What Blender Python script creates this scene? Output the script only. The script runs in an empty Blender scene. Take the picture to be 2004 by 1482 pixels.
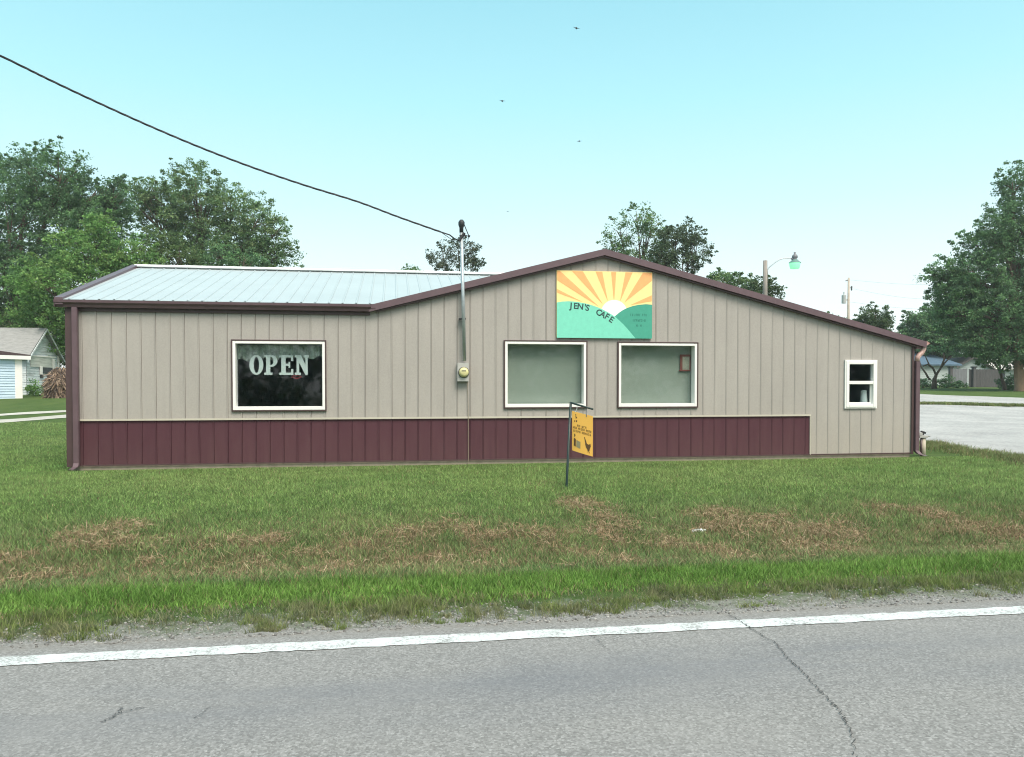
import bpy, bmesh, math, random
import numpy as np
from mathutils import Vector, Matrix, Euler
R = math.radians
random.seed(7)
rng = np.random.default_rng(11)
S = bpy.context.scene
COL = S.collection

# ------------------------------------------------------------------ camera
CAMH = 1.40
YAW, PITCH, FPX = R(8.755), R(-1.3), 1500.0
PPY = 752 + FPX * math.tan(-PITCH)          # row of the principal point in the 2004x1482 photograph
cam_d = bpy.data.cameras.new('camera'); cam = bpy.data.objects.new('camera', cam_d); COL.objects.link(cam)
cam.location = (0, 0, CAMH)
cam.rotation_euler = Euler((R(90) + PITCH, 0, -YAW), 'XYZ')
cam_d.sensor_fit = 'HORIZONTAL'; cam_d.sensor_width = 36.0
cam_d.lens = 36.0 * FPX / 2004.0
cam_d.shift_y = (PPY - 741.0) / 2004.0
cam_d.clip_start = 0.05; cam_d.clip_end = 3000
S.camera = cam
S.render.resolution_x, S.render.resolution_y = 1024, 758
CROT = cam.rotation_euler.to_matrix()
CPOS = Vector((0, 0, CAMH))

# ------------------------------------------------------------------ light, sky, exposure
SUN = Vector((0.20, -0.52, 0.80)).normalized()
S.view_settings.view_transform = 'Standard'; S.view_settings.look = 'None'
S.cycles.filter_width = 1.1
S.view_settings.gamma = 1; S.view_settings.exposure = 1.05
W = bpy.data.worlds.new('World'); S.world = W; W.use_nodes = True
nt = W.node_tree; nt.nodes.clear()
def N(t, kind, **kw):
    n = t.nodes.new(kind)
    for k, v in kw.items():
        setattr(n, k, v)
    return n
out = N(nt, 'ShaderNodeOutputWorld'); bg = N(nt, 'ShaderNodeBackground')
sky = N(nt, 'ShaderNodeTexSky', sky_type='NISHITA', sun_disc=False)
sky.sun_elevation = math.asin(SUN.z); sky.sun_rotation = math.atan2(SUN.x, SUN.y)
sky.air_density = 1.0; sky.dust_density = 2.0; sky.ozone_density = 1.0
tc = N(nt, 'ShaderNodeTexCoord'); sep = N(nt, 'ShaderNodeSeparateXYZ')
ramp = N(nt, 'ShaderNodeValToRGB')
el = ramp.color_ramp.elements
for _ in range(4): el.new(0.5)
SKY_STOPS = [(0.0, (0.60, 0.62, 0.62)), (0.13, (0.50, 0.60, 0.60)), (0.22, (0.38, 0.55, 0.57)), (0.34, (0.265, 0.505, 0.545)),
             (0.46, (0.195, 0.42, 0.485)), (1.0, (0.20, 0.32, 0.42))]
for e, (p, c) in zip(el, SKY_STOPS):
    e.position = p; e.color = (*c, 1)
dot = N(nt, 'ShaderNodeVectorMath', operation='DOT_PRODUCT'); dot.inputs[1].default_value = SUN
glow = N(nt, 'ShaderNodeMapRange'); glow.inputs['From Min'].default_value = 0.62; glow.inputs['From Max'].default_value = 1.0
glow.interpolation_type = 'SMOOTHSTEP'
warm = N(nt, 'ShaderNodeMix', data_type='RGBA'); warm.inputs['B'].default_value = (1.1, .98, .80, 1)
mixn = N(nt, 'ShaderNodeMix', data_type='RGBA', blend_type='ADD'); mixn.inputs['Factor'].default_value = 0.012
nt.links.new(tc.outputs['Generated'], sep.inputs[0]); nt.links.new(sep.outputs['Z'], ramp.inputs[0])
nt.links.new(tc.outputs['Generated'], dot.inputs[0]); nt.links.new(dot.outputs['Value'], glow.inputs['Value'])
nt.links.new(glow.outputs[0], warm.inputs['Factor']); nt.links.new(ramp.outputs[0], warm.inputs['A'])
nt.links.new(warm.outputs['Result'], mixn.inputs['A']); nt.links.new(sky.outputs[0], mixn.inputs['B'])
nt.links.new(mixn.outputs['Result'], bg.inputs['Color']); bg.inputs['Strength'].default_value = 0.86
nt.links.new(bg.outputs[0], out.inputs[0])
sun_d = bpy.data.lights.new('sun', 'SUN'); sun_d.energy = 2.0; sun_d.angle = R(28); sun_d.color = (1.0, 0.93, 0.83)
sun = bpy.data.objects.new('sun', sun_d); COL.objects.link(sun)
sun.rotation_euler = SUN.to_track_quat('Z', 'Y').to_euler(); sun.location = (20, -20, 25)

# ------------------------------------------------------------------ geometry of the view -> places
def ray(px, py):
    return CROT @ Vector(((px - 1002.0) / FPX, -(py - PPY) / FPX, -1.0))
def at_depth(px, py, d):                     # point at distance d along the optical axis
    return CPOS + ray(px, py) * d
def on_y(px, py, Y):                         # point on the vertical plane y = Y
    r = ray(px, py); return CPOS + r * (Y / r.y)
YF = 13.54                                   # the front wall of the cafe
def FX(px, py=752): return on_y(px, py, YF).x
def FZ(px, py, Y=YF): return on_y(px, py, Y).z

PROF_Y = np.array([-400, 4.30, 4.42, 4.75, 5.05, 5.35, 5.75, 6.7, 7.8, 10.0, 12.6, 18, 27, 32, 40, 46, 58, 70, 110, 2000.0])
PROF_Z = np.array([-.03, -.03, -.015, -.03, -.035, -.03, -.06, -.22, -.13, -.01, -.035, -.02, .06, .22, .56, .73, .98, 1.19, 1.29, 1.29])
def smoothprof():
    ys = np.concatenate([np.linspace(-400, 4, 10), np.arange(4.05, 120, .05), np.linspace(121, 2000, 30)])
    z = np.interp(ys, PROF_Y, PROF_Z)
    k = np.ones(15) / 15
    zs = z.copy(); zs[20:-50] = np.convolve(z, k, 'same')[20:-50]
    return ys, zs
_GY, _GZ = smoothprof()
def hsh(ix, iy, seed):
    h = (ix * 374761393 + iy * 668265263 + seed * 144665) & 0xFFFFFFFF
    h = ((h ^ (h >> 13)) * 1274126177) & 0xFFFFFFFF
    return ((h ^ (h >> 16)) & 0xFFFF) / 65535.0
def vnoise(x, y, seed=0):
    x = np.asarray(x, float); y = np.asarray(y, float)
    ix = np.floor(x).astype(np.int64); iy = np.floor(y).astype(np.int64)
    fx = x - ix; fy = y - iy; fx = fx * fx * (3 - 2 * fx); fy = fy * fy * (3 - 2 * fy)
    a = hsh(ix, iy, seed); b = hsh(ix + 1, iy, seed); c = hsh(ix, iy + 1, seed); d = hsh(ix + 1, iy + 1, seed)
    return (a * (1 - fx) + b * fx) * (1 - fy) + (c * (1 - fx) + d * fx) * fy
def fbm(x, y, seed=0, o=4):
    v = 0; a = .5
    for i in range(o):
        v = v + a * vnoise(x * 2 ** i, y * 2 ** i, seed + i * 17); a *= .5
    return v / (1 - .5 ** o)
def gz(x, y):
    x = np.asarray(x, float); y = np.asarray(y, float)
    z = np.interp(y, _GY, _GZ)
    m = np.clip((y - 5.0) / 1.5, 0, 1)
    near_wall = np.clip(np.abs(y - YF) / 2.0, 0.15, 1)
    return z + m * near_wall * (fbm(x * .5, y * .5, 3, 3) - .5) * .07
def on_ground(px, py, lift=0.0):
    r = ray(px, py); t = 2.0
    for _ in range(4000):
        p = CPOS + r * t
        if p.z <= float(gz(p.x, p.y)) + lift: break
        t += 0.02
    return p
TH = YAW
def edge_x(Y, u):
    c, s = math.cos(TH), math.sin(TH)
    return Y * (s + u * c) / (c - u * s)

# ------------------------------------------------------------------ mesh helpers
class MB:
    def __init__(s): s.v = []; s.f = []
    def box(s, x0, x1, y0, y1, z0, z1):
        b = len(s.v)
        s.v += [(x0,y0,z0),(x1,y0,z0),(x1,y1,z0),(x0,y1,z0),(x0,y0,z1),(x1,y0,z1),(x1,y1,z1),(x0,y1,z1)]
        s.f += [tuple(b+i for i in q) for q in ((0,3,2,1),(4,5,6,7),(0,1,5,4),(1,2,6,5),(2,3,7,6),(3,0,4,7))]
        return s
    def poly(s, pts):
        b = len(s.v); s.v += [tuple(p) for p in pts]; s.f.append(tuple(range(b, b+len(pts)))); return s
    def prism(s, pts, off):                       # polygon swept by the vector off
        b = len(s.v); n = len(pts); off = Vector(off)
        s.v += [tuple(p) for p in pts] + [tuple(Vector(p) + off) for p in pts]
        s.f.append(tuple(range(b, b+n))); s.f.append(tuple(range(b+2*n-1, b+n-1, -1)))
        for i in range(n):
            j = (i+1) % n; s.f.append((b+i, b+n+i, b+n+j, b+j))
        return s
    def tube(s, pts, rad, n=8, cap=True):
        pts = [Vector(p) for p in pts]; b = len(s.v); m = len(pts)
        rads = rad if isinstance(rad, (list, tuple)) else [rad] * m
        up = None
        for i, p in enumerate(pts):
            t = (pts[min(i+1, m-1)] - pts[max(i-1, 0)]).normalized()
            if up is None: up = Vector((0, 0, 1)) if abs(t.z) < .9 else Vector((1, 0, 0))
            a = t.cross(up).normalized(); c = a.cross(t).normalized(); up = c
            for k in range(n):
                w = 2 * math.pi * k / n
                s.v.append(tuple(p + (a * math.cos(w) + c * math.sin(w)) * rads[i]))
        for i in range(m-1):
            for k in range(n):
                k2 = (k+1) % n
                s.f.append((b+i*n+k, b+i*n+k2, b+(i+1)*n+k2, b+(i+1)*n+k))
        if cap:
            s.f.append(tuple(b+k for k in range(n-1, -1, -1))); s.f.append(tuple(b+(m-1)*n+k for k in range(n)))
        return s
    def lathe(s, prof, c, n=20):                  # profile of (r, z) about the vertical axis through c
        b = len(s.v)
        for r, z in prof:
            for k in range(n):
                w = 2 * math.pi * k / n; s.v.append((c[0] + max(r, .0005) * math.cos(w), c[1] + max(r, .0005) * math.sin(w), c[2] + z))
        for i in range(len(prof) - 1):
            for k in range(n):
                k2 = (k + 1) % n; s.f.append((b+i*n+k, b+i*n+k2, b+(i+1)*n+k2, b+(i+1)*n+k))
        return s
    def build(s, name, mat, parent=None, smooth=False, bevel=0):
        me = bpy.data.meshes.new(name); me.from_pydata(s.v, [], s.f); me.update()
        bm = bmesh.new(); bm.from_mesh(me); bmesh.ops.recalc_face_normals(bm, faces=bm.faces)
        if bevel:
            bmesh.ops.bevel(bm, geom=[e for e in bm.edges if len(e.link_faces) == 2 and e.calc_face_angle(0) > .6], offset=bevel, segments=2, affect='EDGES')
        bm.to_mesh(me); bm.free()
        if smooth:
            for p in me.polygons: p.use_smooth = True
        me.materials.append(mat)
        o = bpy.data.objects.new(name, me); COL.objects.link(o)
        if parent: put(o, parent)
        return o
def put(o, parent):
    o.parent = parent
    m = Matrix.Translation(parent.location) if parent.type == 'EMPTY' else None
    if m is not None and parent.parent is None: o.matrix_parent_inverse = m.inverted()
    else: o.matrix_parent_inverse = Matrix.Identity(4)
def tag(o, label=None, cat=None, group=None, kind=None):
    if label: o['label'] = label
    if cat: o['category'] = cat
    if group: o['group'] = group
    if kind: o['kind'] = kind
    return o
def thing(name, loc, label, cat, group=None):
    o = bpy.data.objects.new(name, None); o.empty_display_size = .2; COL.objects.link(o); o.location = loc
    return tag(o, label, cat, group)
def np_mesh(name, V, quads=None, tris=None, col=None, mat=None, parent=None, smooth=False):
    me = bpy.data.meshes.new(name)
    nq = 0 if quads is None else len(quads); ntr = 0 if tris is None else len(tris)
    me.vertices.add(len(V)); me.vertices.foreach_set('co', np.ascontiguousarray(V, np.float32).ravel())
    loops = np.concatenate(([quads.ravel()] if nq else []) + ([tris.ravel()] if ntr else [])).astype(np.int32)
    me.loops.add(len(loops)); me.loops.foreach_set('vertex_index', loops)
    ls = np.concatenate([np.arange(nq) * 4, nq * 4 + np.arange(ntr) * 3]).astype(np.int32)
    me.polygons.add(nq + ntr); me.polygons.foreach_set('loop_start', ls)
    if smooth: me.polygons.foreach_set('use_smooth', np.ones(nq + ntr, bool))
    me.update(calc_edges=True)
    if col is not None:
        a = me.color_attributes.new('Col', 'FLOAT_COLOR', 'POINT')
        c4 = np.ones((len(V), 4), np.float32); c4[:, :3] = col
        a.data.foreach_set('color', c4.ravel())
    if mat: me.materials.append(mat)
    o = bpy.data.objects.new(name, me); COL.objects.link(o)
    if parent: put(o, parent)
    return o

# ------------------------------------------------------------------ materials
def mat(name, c=(.5,.5,.5), rough=.6, metal=0.0, spec=.5, var=0.0, vscale=3.0, bump=0.0, bscale=40.0, c2=None, stretch=None, detail=6):
    m = bpy.data.materials.new(name); m.use_nodes = True; t = m.node_tree; b = t.nodes['Principled BSDF']
    b.inputs['Base Color'].default_value = (*c, 1); b.inputs['Roughness'].default_value = rough
    b.inputs['Metallic'].default_value = metal; b.inputs['Specular IOR Level'].default_value = spec
    tcn = N(t, 'ShaderNodeTexCoord'); vec = tcn.outputs['Object']
    if stretch:
        mp = N(t, 'ShaderNodeMapping'); mp.inputs['Scale'].default_value = stretch; t.links.new(vec, mp.inputs[0]); vec = mp.outputs[0]
    if var or c2:
        n = N(t, 'ShaderNodeTexNoise'); n.inputs['Scale'].default_value = vscale; n.inputs['Detail'].default_value = detail; n.inputs['Roughness'].default_value = .65
        t.links.new(vec, n.inputs['Vector'])
        r = N(t, 'ShaderNodeValToRGB'); r.color_ramp.elements[0].position = .3; r.color_ramp.elements[1].position = .7
        if c2: r.color_ramp.elements[0].color = (*c, 1); r.color_ramp.elements[1].color = (*c2, 1)
        else:
            r.color_ramp.elements[0].color = (*[x * (1 - var) for x in c], 1); r.color_ramp.elements[1].color = (*[min(1, x * (1 + var)) for x in c], 1)
        t.links.new(n.outputs['Fac'], r.inputs[0]); t.links.new(r.outputs[0], b.inputs['Base Color'])
    if bump:
        n2 = N(t, 'ShaderNodeTexNoise'); n2.inputs['Scale'].default_value = bscale; n2.inputs['Detail'].default_value = 4
        t.links.new(vec, n2.inputs['Vector'])
        bp = N(t, 'ShaderNodeBump'); bp.inputs['Strength'].default_value = bump; bp.inputs['Distance'].default_value = .02
        t.links.new(n2.outputs['Fac'], bp.inputs['Height']); t.links.new(bp.outputs[0], b.inputs['Normal'])
    return m
def attr_mat(name, transl=.3, rough=.6, gain=1.0, spec=.25):
    m = bpy.data.materials.new(name); m.use_nodes = True; t = m.node_tree; b = t.nodes['Principled BSDF']
    a = N(t, 'ShaderNodeAttribute', attribute_name='Col')
    b.inputs['Roughness'].default_value = rough; b.inputs['Specular IOR Level'].default_value = spec
    t.links.new(a.outputs['Color'], b.inputs['Base Color'])
    tr = N(t, 'ShaderNodeBsdfTranslucent'); t.links.new(a.outputs['Color'], tr.inputs['Color'])
    mx = N(t, 'ShaderNodeMixShader'); mx.inputs[0].default_value = transl
    t.links.new(b.outputs[0], mx.inputs[1]); t.links.new(tr.outputs[0], mx.inputs[2])
    t.links.new(mx.outputs[0], t.nodes['Material Output'].inputs['Surface'])
    return m
def glass_mat(name, tint=(.9,.94,.95), refl=.05):
    m = bpy.data.materials.new(name); m.use_nodes = True; t = m.node_tree; t.nodes.remove(t.nodes['Principled BSDF'])
    tr = N(t, 'ShaderNodeBsdfTransparent'); tr.inputs[0].default_value = (*tint, 1)
    gl = N(t, 'ShaderNodeBsdfGlossy'); gl.inputs['Roughness'].default_value = .03
    nz = N(t, 'ShaderNodeTexNoise'); nz.inputs['Scale'].default_value = 1.7; tcn = N(t, 'ShaderNodeTexCoord'); t.links.new(tcn.outputs['Object'], nz.inputs['Vector'])
    bp = N(t, 'ShaderNodeBump'); bp.inputs['Strength'].default_value = .025; t.links.new(nz.outputs['Fac'], bp.inputs['Height']); t.links.new(bp.outputs[0], gl.inputs['Normal'])
    mx = N(t, 'ShaderNodeMixShader'); mx.inputs[0].default_value = refl
    t.links.new(tr.outputs[0], mx.inputs[1]); t.links.new(gl.outputs[0], mx.inputs[2])
    t.links.new(mx.outputs[0], t.nodes['Material Output'].inputs['Surface'])
    return m
def mathn(t, op, a, b=None, clamp=False):
    n = N(t, 'ShaderNodeMath', operation=op, use_clamp=clamp)
    for i, x in enumerate((a, b)):
        if x is None: continue
        if isinstance(x, (int, float)): n.inputs[i].default_value = x
        else: t.links.new(x, n.inputs[i])
    return n.outputs[0]
def noise(t, vec, scale, detail=4, rough=.6):
    n = N(t, 'ShaderNodeTexNoise'); n.inputs['Scale'].default_value = scale; n.inputs['Detail'].default_value = detail; n.inputs['Roughness'].default_value = rough
    t.links.new(vec, n.inputs['Vector']); return n.outputs['Fac']
def rampn(t, fac, stops):
    r = N(t, 'ShaderNodeValToRGB'); e = r.color_ramp.elements
    while len(e) < len(stops): e.new(.5)
    for q, (p, c) in zip(e, stops):
        q.position = p; q.color = (*c, 1) if len(c) == 3 else c
    t.links.new(fac, r.inputs[0]); return r.outputs[0]
def mixc(t, fac, a, b, blend='MIX'):
    n = N(t, 'ShaderNodeMix', data_type='RGBA', blend_type=blend)
    for key, x in (('Factor', fac), ('A', a), ('B', b)):
        if isinstance(x, (int, float)): n.inputs[key].default_value = x
        elif isinstance(x, tuple): n.inputs[key].default_value = (*x, 1)
        else: t.links.new(x, n.inputs[key])
    return n.outputs['Result']

def siding_mat(name, c, amp):
    m = mat(name, c, rough=.55, spec=.25); t = m.node_tree; b = t.nodes['Principled BSDF']
    g = N(t, 'ShaderNodeNewGeometry').outputs['Position']
    mp = N(t, 'ShaderNodeMapping'); mp.inputs['Scale'].default_value = (9, 1, .9); t.links.new(g, mp.inputs[0])
    streak = noise(t, mp.outputs[0], 1.0, 5)
    blot = noise(t, g, .7, 3); grain = noise(t, g, 60, 2)
    v = mathn(t, 'ADD', mathn(t, 'MULTIPLY', mathn(t, 'SUBTRACT', streak, .5), amp * 1.1), mathn(t, 'MULTIPLY', mathn(t, 'SUBTRACT', blot, .5), amp))
    v = mathn(t, 'ADD', v, mathn(t, 'MULTIPLY', mathn(t, 'SUBTRACT', grain, .5), amp * 1.6))
    v = mathn(t, 'ADD', v, 1.0)
    sp = N(t, 'ShaderNodeSeparateXYZ'); t.links.new(g, sp.inputs[0])
    # dusty splash-back staining low on the sheets
    dust = mathn(t, 'MULTIPLY', mathn(t, 'SUBTRACT', 1.0, mathn(t, 'MULTIPLY', sp.outputs['Z'], .9), True), mathn(t, 'MULTIPLY', streak, .35 if c[0] > .2 else .10))
    vv = N(t, 'ShaderNodeCombineXYZ')
    for i in range(3): t.links.new(v, vv.inputs[i])
    col = mixc(t, 1.0, c, vv.outputs[0], 'MULTIPLY')
    col = mixc(t, dust, col, (.44, .36, .27))
    t.links.new(col, b.inputs['Base Color'])
    bp = N(t, 'ShaderNodeBump'); bp.inputs['Strength'].default_value = .12; bp.inputs['Distance'].default_value = .01
    t.links.new(noise(t, g, 5, 2), bp.inputs['Height']); t.links.new(bp.outputs[0], b.inputs['Normal'])
    return m
M = {}
M['siding'] = siding_mat('taupe_siding', (.362, .340, .320), .20)
M['wainscot'] = siding_mat('burgundy_siding', (.076, .026, .040), .2)
M['cream'] = mat('cream_trim', (.50, .47, .40), .5, var=.06)
M['brown'] = mat('brown_trim', (.120, .078, .092), .38, spec=.5, var=.12, vscale=5)
M['brown_dark'] = mat('brown_trim_dark', (.075, .045, .047), .45, var=.12, vscale=6)
M['roof'] = mat('white_roof_metal', (.39, .45, .47), .40, spec=.5, var=.05, vscale=1.2)
M['white'] = mat('white_vinyl', (.82, .82, .80), .4, var=.03)
M['concrete'] = mat('concrete', (.27, .235, .185), .9, var=.2, vscale=8, bump=.3)
M['interior'] = mat('interior_reflection_tint', (.30, .42, .50), .9)  # wall and floor tinted blue to stand for the dark reflection in the panes
M['inside_floor'] = mat('interior_floor', (.30, .36, .42), .7)
M['glass'] = glass_mat('window_glass', refl=.035)
M['glass_dim'] = glass_mat('window_glass_blinds', (.86,.90,.88), refl=.03)
M['slat'] = mat('blind_slat', (.36, .38, .36), .6, var=.03, vscale=2.0)
M['lace'] = mat('curtain_cloth', (.40, .43, .38), .9, var=.55, vscale=7)
M['sign_white'] = mat('sign_letter_white', (.60, .63, .60), .5, var=.05)
M['red'] = mat('red_plastic', (.45, .04, .05), .4)
M['galv'] = mat('galvanised_steel', (.42, .47, .50), .42, metal=.55, var=.14, vscale=12)
M['meter_grey'] = mat('meter_grey_paint', (.40, .40, .39), .5, var=.1)
M['meter_face'] = mat('meter_face', (.62, .58, .30), .35, var=.1, vscale=30)
M['black'] = mat('black_rubber', (.022, .024, .028), .6)
M['bark'] = mat('bark', (.10, .075, .055), .9, var=.35, vscale=4, bump=.6, bscale=14, stretch=(1, 1, .3))
M['bark_lit'] = mat('bark_sunlit', (.26, .17, .115), .9, var=.3, vscale=4, bump=.6, bscale=14, stretch=(1, 1, .3))  # paler copy of the bark, warm sunlight on the trunk put into its colour
M['pole'] = mat('weathered_pole_wood', (.25, .23, .21), .85, var=.25, vscale=6, bump=.3, stretch=(3, 3, .3))
M['leaf'] = attr_mat('leaves', .40)
M['blade'] = attr_mat('grass_blades', .35, .55)
M['straw'] = attr_mat('dead_grass', .2, .8)
M['yellow'] = mat('yellow_print', (.95, .52, .10), .55, var=.04)
M['post_green'] = mat('dark_green_post', (.012, .032, .030), .45)
M['print_dark'] = mat('dark_print', (.12, .06, .02), .6)
M['print_grey'] = mat('grey_print', (.32, .27, .15), .6)

# ------------------------------------------------------------------ ground, road, lot, street, driveway
def ground_mat():
    m = bpy.data.materials.new('lawn_ground'); m.use_nodes = True; t = m.node_tree; b = t.nodes['Principled BSDF']
    b.inputs['Roughness'].default_value = .9; b.inputs['Specular IOR Level'].default_value = .1
    g = N(t, 'ShaderNodeNewGeometry').outputs['Position']; sp = N(t, 'ShaderNodeSeparateXYZ'); t.links.new(g, sp.inputs[0])
    fine = noise(t, g, 45, 5, .75); mid = noise(t, g, 2.2, 5); big = noise(t, g, .22, 3)
    mp = N(t, 'ShaderNodeMapping'); mp.inputs['Scale'].default_value = (1, .35, 1); t.links.new(g, mp.inputs[0])
    far = noise(t, mp.outputs[0], .9, 5)
    grass = rampn(t, mathn(t, 'ADD', mathn(t, 'MULTIPLY', fine, .6), mathn(t, 'MULTIPLY', mid, .4)), [(.28, (.030, .052, .016)), (.5, (.062, .108, .030)), (.72, (.11, .155, .05))])
    grass = mixc(t, mathn(t, 'MULTIPLY', rampn(t, far, [(.42, (0,0,0)), (.68, (1,1,1))]), .35), grass, (.135, .17, .055))
    dirt = rampn(t, fine, [(.3, (.13, .10, .065)), (.7, (.28, .215, .14))])
    # ditch strip: bare soil shows between the blades
    y = sp.outputs['Y']
    dit = mathn(t, 'MULTIPLY', mathn(t, 'SMOOTH_MAX' if False else 'MULTIPLY', rampn(t, mathn(t, 'DIVIDE', y, 12.0), [(.48, (0,0,0)), (.52, (1,1,1)), (.66, (1,1,1)), (.75, (0,0,0))]), rampn(t, mid, [(.4, (0,0,0)), (.62, (1,1,1))])), .75)
    col = mixc(t, dit, grass, dirt)
    gravel = rampn(t, noise(t, g, 70, 3, .8), [(.28, (.14, .135, .13)), (.5, (.285, .28, .27)), (.72, (.47, .46, .45))])
    edge = mathn(t, 'ADD', y, mathn(t, 'ADD', mathn(t, 'MULTIPLY', mathn(t, 'SUBTRACT', noise(t, g, 3.0, 5, .7), .5), .7), mathn(t, 'MULTIPLY', mathn(t, 'SUBTRACT', noise(t, g, 16, 3, .7), .5), .5)))
    fg = rampn(t, mathn(t, 'DIVIDE', edge, 10.0), [(.452, (1,1,1)), (.490, (0,0,0))])
    col = mixc(t, fg, col, gravel)
    t.links.new(col, b.inputs['Base Color'])
    bp = N(t, 'ShaderNodeBump'); bp.inputs['Strength'].default_value = .9; bp.inputs['Distance'].default_value = .02
    t.links.new(noise(t, g, 60, 4, .75), bp.inputs['Height']); t.links.new(bp.outputs[0], b.inputs['Normal'])
    return m
def grid_mesh(name, xs, ys, zf, m):
    X, Y = np.meshgrid(xs, ys); Z = zf(X, Y)
    V = np.stack([X.ravel(), Y.ravel(), Z.ravel()], 1); nx = len(xs); ny = len(ys)
    i = np.arange(ny - 1)[:, None] * nx + np.arange(nx - 1)[None, :]
    q = np.stack([i, i + 1, i + nx + 1, i + nx], -1).reshape(-1, 4)
    return np_mesh(name, V, quads=q, mat=m, smooth=True)
gx = np.concatenate([np.linspace(-900, -70, 14), np.linspace(-60, -12, 40), np.arange(-11.5, 18, .25), np.linspace(18.5, 70, 40), np.linspace(80, 900, 14)])
gy = np.concatenate([[-60, -20, -5, 2, 4.0], np.arange(4.2, 14, .07), np.linspace(14.2, 40, 80), np.linspace(41, 110, 60), [130, 200, 400, 900]])
tag(grid_mesh('ground', gx, gy, gz, ground_mat()), kind='structure')

def asphalt_mat():
    m = bpy.data.materials.new('old_asphalt'); m.use_nodes = True; t = m.node_tree; b = t.nodes['Principled BSDF']
    b.inputs['Roughness'].default_value = .85; b.inputs['Specular IOR Level'].default_value = .25
    g = N(t, 'ShaderNodeNewGeometry').outputs['Position']; sp = N(t, 'ShaderNodeSeparateXYZ'); t.links.new(g, sp.inputs[0])
    ag = noise(t, g, 85, 3, .7); v = N(t, 'ShaderNodeTexVoronoi'); v.inputs['Scale'].default_value = 95; t.links.new(g, v.inputs['Vector'])
    agg = mathn(t, 'ADD', mathn(t, 'MULTIPLY', ag, .65), mathn(t, 'MULTIPLY', N_sep(t, v.outputs['Color']), .35))
    col = rampn(t, agg, [(.25, (.135, .135, .132)), (.45, (.200, .200, .197)), (.6, (.243, .243, .240)), (.80, (.37, .37, .365))])
    mp = N(t, 'ShaderNodeMapping'); mp.inputs['Scale'].default_value = (.35, 2.2, 1); t.links.new(g, mp.inputs[0])
    st = noise(t, mp.outputs[0], 1.0, 6, .6)
    y = sp.outputs['Y']
    track = rampn(t, mathn(t, 'DIVIDE', mathn(t, 'ADD', y, mathn(t, 'MULTIPLY', mathn(t, 'SUBTRACT', noise(t, g, .5, 2), .5), .5)), 5.0), [(.60, (0,0,0)), (.67, (1,1,1)), (.73, (.9,.9,.9)), (.80, (0,0,0))])
    f = mathn(t, 'MULTIPLY', track, rampn(t, st, [(.38, (.08,.08,.08)), (.66, (.62,.62,.62))]))
    col = mixc(t, f, col, (.135, .145, .165))
    col = mixc(t, rampn(t, noise(t, g, 1.1, 5), [(.45, (0,0,0)), (.75, (.28,.28,.28))]), col, (.28, .275, .265))
    # the verge outside the line is dirtier
    vg = rampn(t, mathn(t, 'DIVIDE', y, 5.0), [(.855, (0,0,0)), (.875, (.75,.75,.75))])
    col = mixc(t, mathn(t, 'MULTIPLY', vg, noise(t, g, 14, 4)), col, (.20, .185, .16))
    t.links.new(col, b.inputs['Base Color'])
    bp = N(t, 'ShaderNodeBump'); bp.inputs['Strength'].default_value = .4; bp.inputs['Distance'].default_value = .006
    t.links.new(agg, bp.inputs['Height']); t.links.new(bp.outputs[0], b.inputs['Normal'])
    return m
def N_sep(t, c):
    s = N(t, 'ShaderNodeSeparateColor'); t.links.new(c, s.inputs[0]); return s.outputs[0]
M['asphalt'] = asphalt_mat()
def strip(name, xs, y0, y1, z, m, jit0=0, jit1=0, seed=1):
    a = y0 + (fbm(xs * 14, xs * 0, seed) - .5) * jit0; b = y1 + (fbm(xs * 14, xs * 0, seed + 5) - .5) * jit1
    V = np.concatenate([np.stack([xs, a, np.full_like(xs, z)], 1), np.stack([xs, b, np.full_like(xs, z)], 1)]); n = len(xs)
    i = np.arange(n - 1); return np_mesh(name, V, quads=np.stack([i, i + 1, i + 1 + n, i + n], 1), mat=m)
rx = np.concatenate([np.linspace(-600, -12, 30), np.arange(-11.5, 12, .02), np.linspace(12.5, 600, 30)])
tag(strip('road', rx, -6.0, 4.43, 0.0, M['asphalt'], 0, .10), kind='structure')
def paint_mat():
    m = mat('road_paint', (.74, .77, .77), .6); t = m.node_tree; b = t.nodes['Principled BSDF']
    g = N(t, 'ShaderNodeNewGeometry').outputs['Position']
    w = mathn(t, 'ADD', mathn(t, 'MULTIPLY', noise(t, g, 55, 3, .8), .6), mathn(t, 'MULTIPLY', noise(t, g, 5, 4), .4))
    t.links.new(rampn(t, w, [(.40, (.25, .25, .245)), (.48, (.52, .55, .55)), (.7, (.65, .68, .68))]), b.inputs['Base Color'])
    bp = N(t, 'ShaderNodeBump'); bp.inputs['Strength'].default_value = .4; bp.inputs['Distance'].default_value = .006
    t.links.new(noise(t, g, 90, 3), bp.inputs['Height']); t.links.new(bp.outputs[0], b.inputs['Normal'])
    return m
ly = on_y  # shorthand unused
p0 = CPOS + ray(1002, 1246) * (CAMH / -ray(1002, 1246).z)
tag(strip('edge_line', rx, p0.y - .066, p0.y + .066, .004, paint_mat(), .028, .028, 9), kind='structure')
def flat_pts(pix):
    o = []
    for px, py in pix:
        r = ray(px, py); o.append(CPOS + r * (CAMH / -r.z))
    return o
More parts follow.
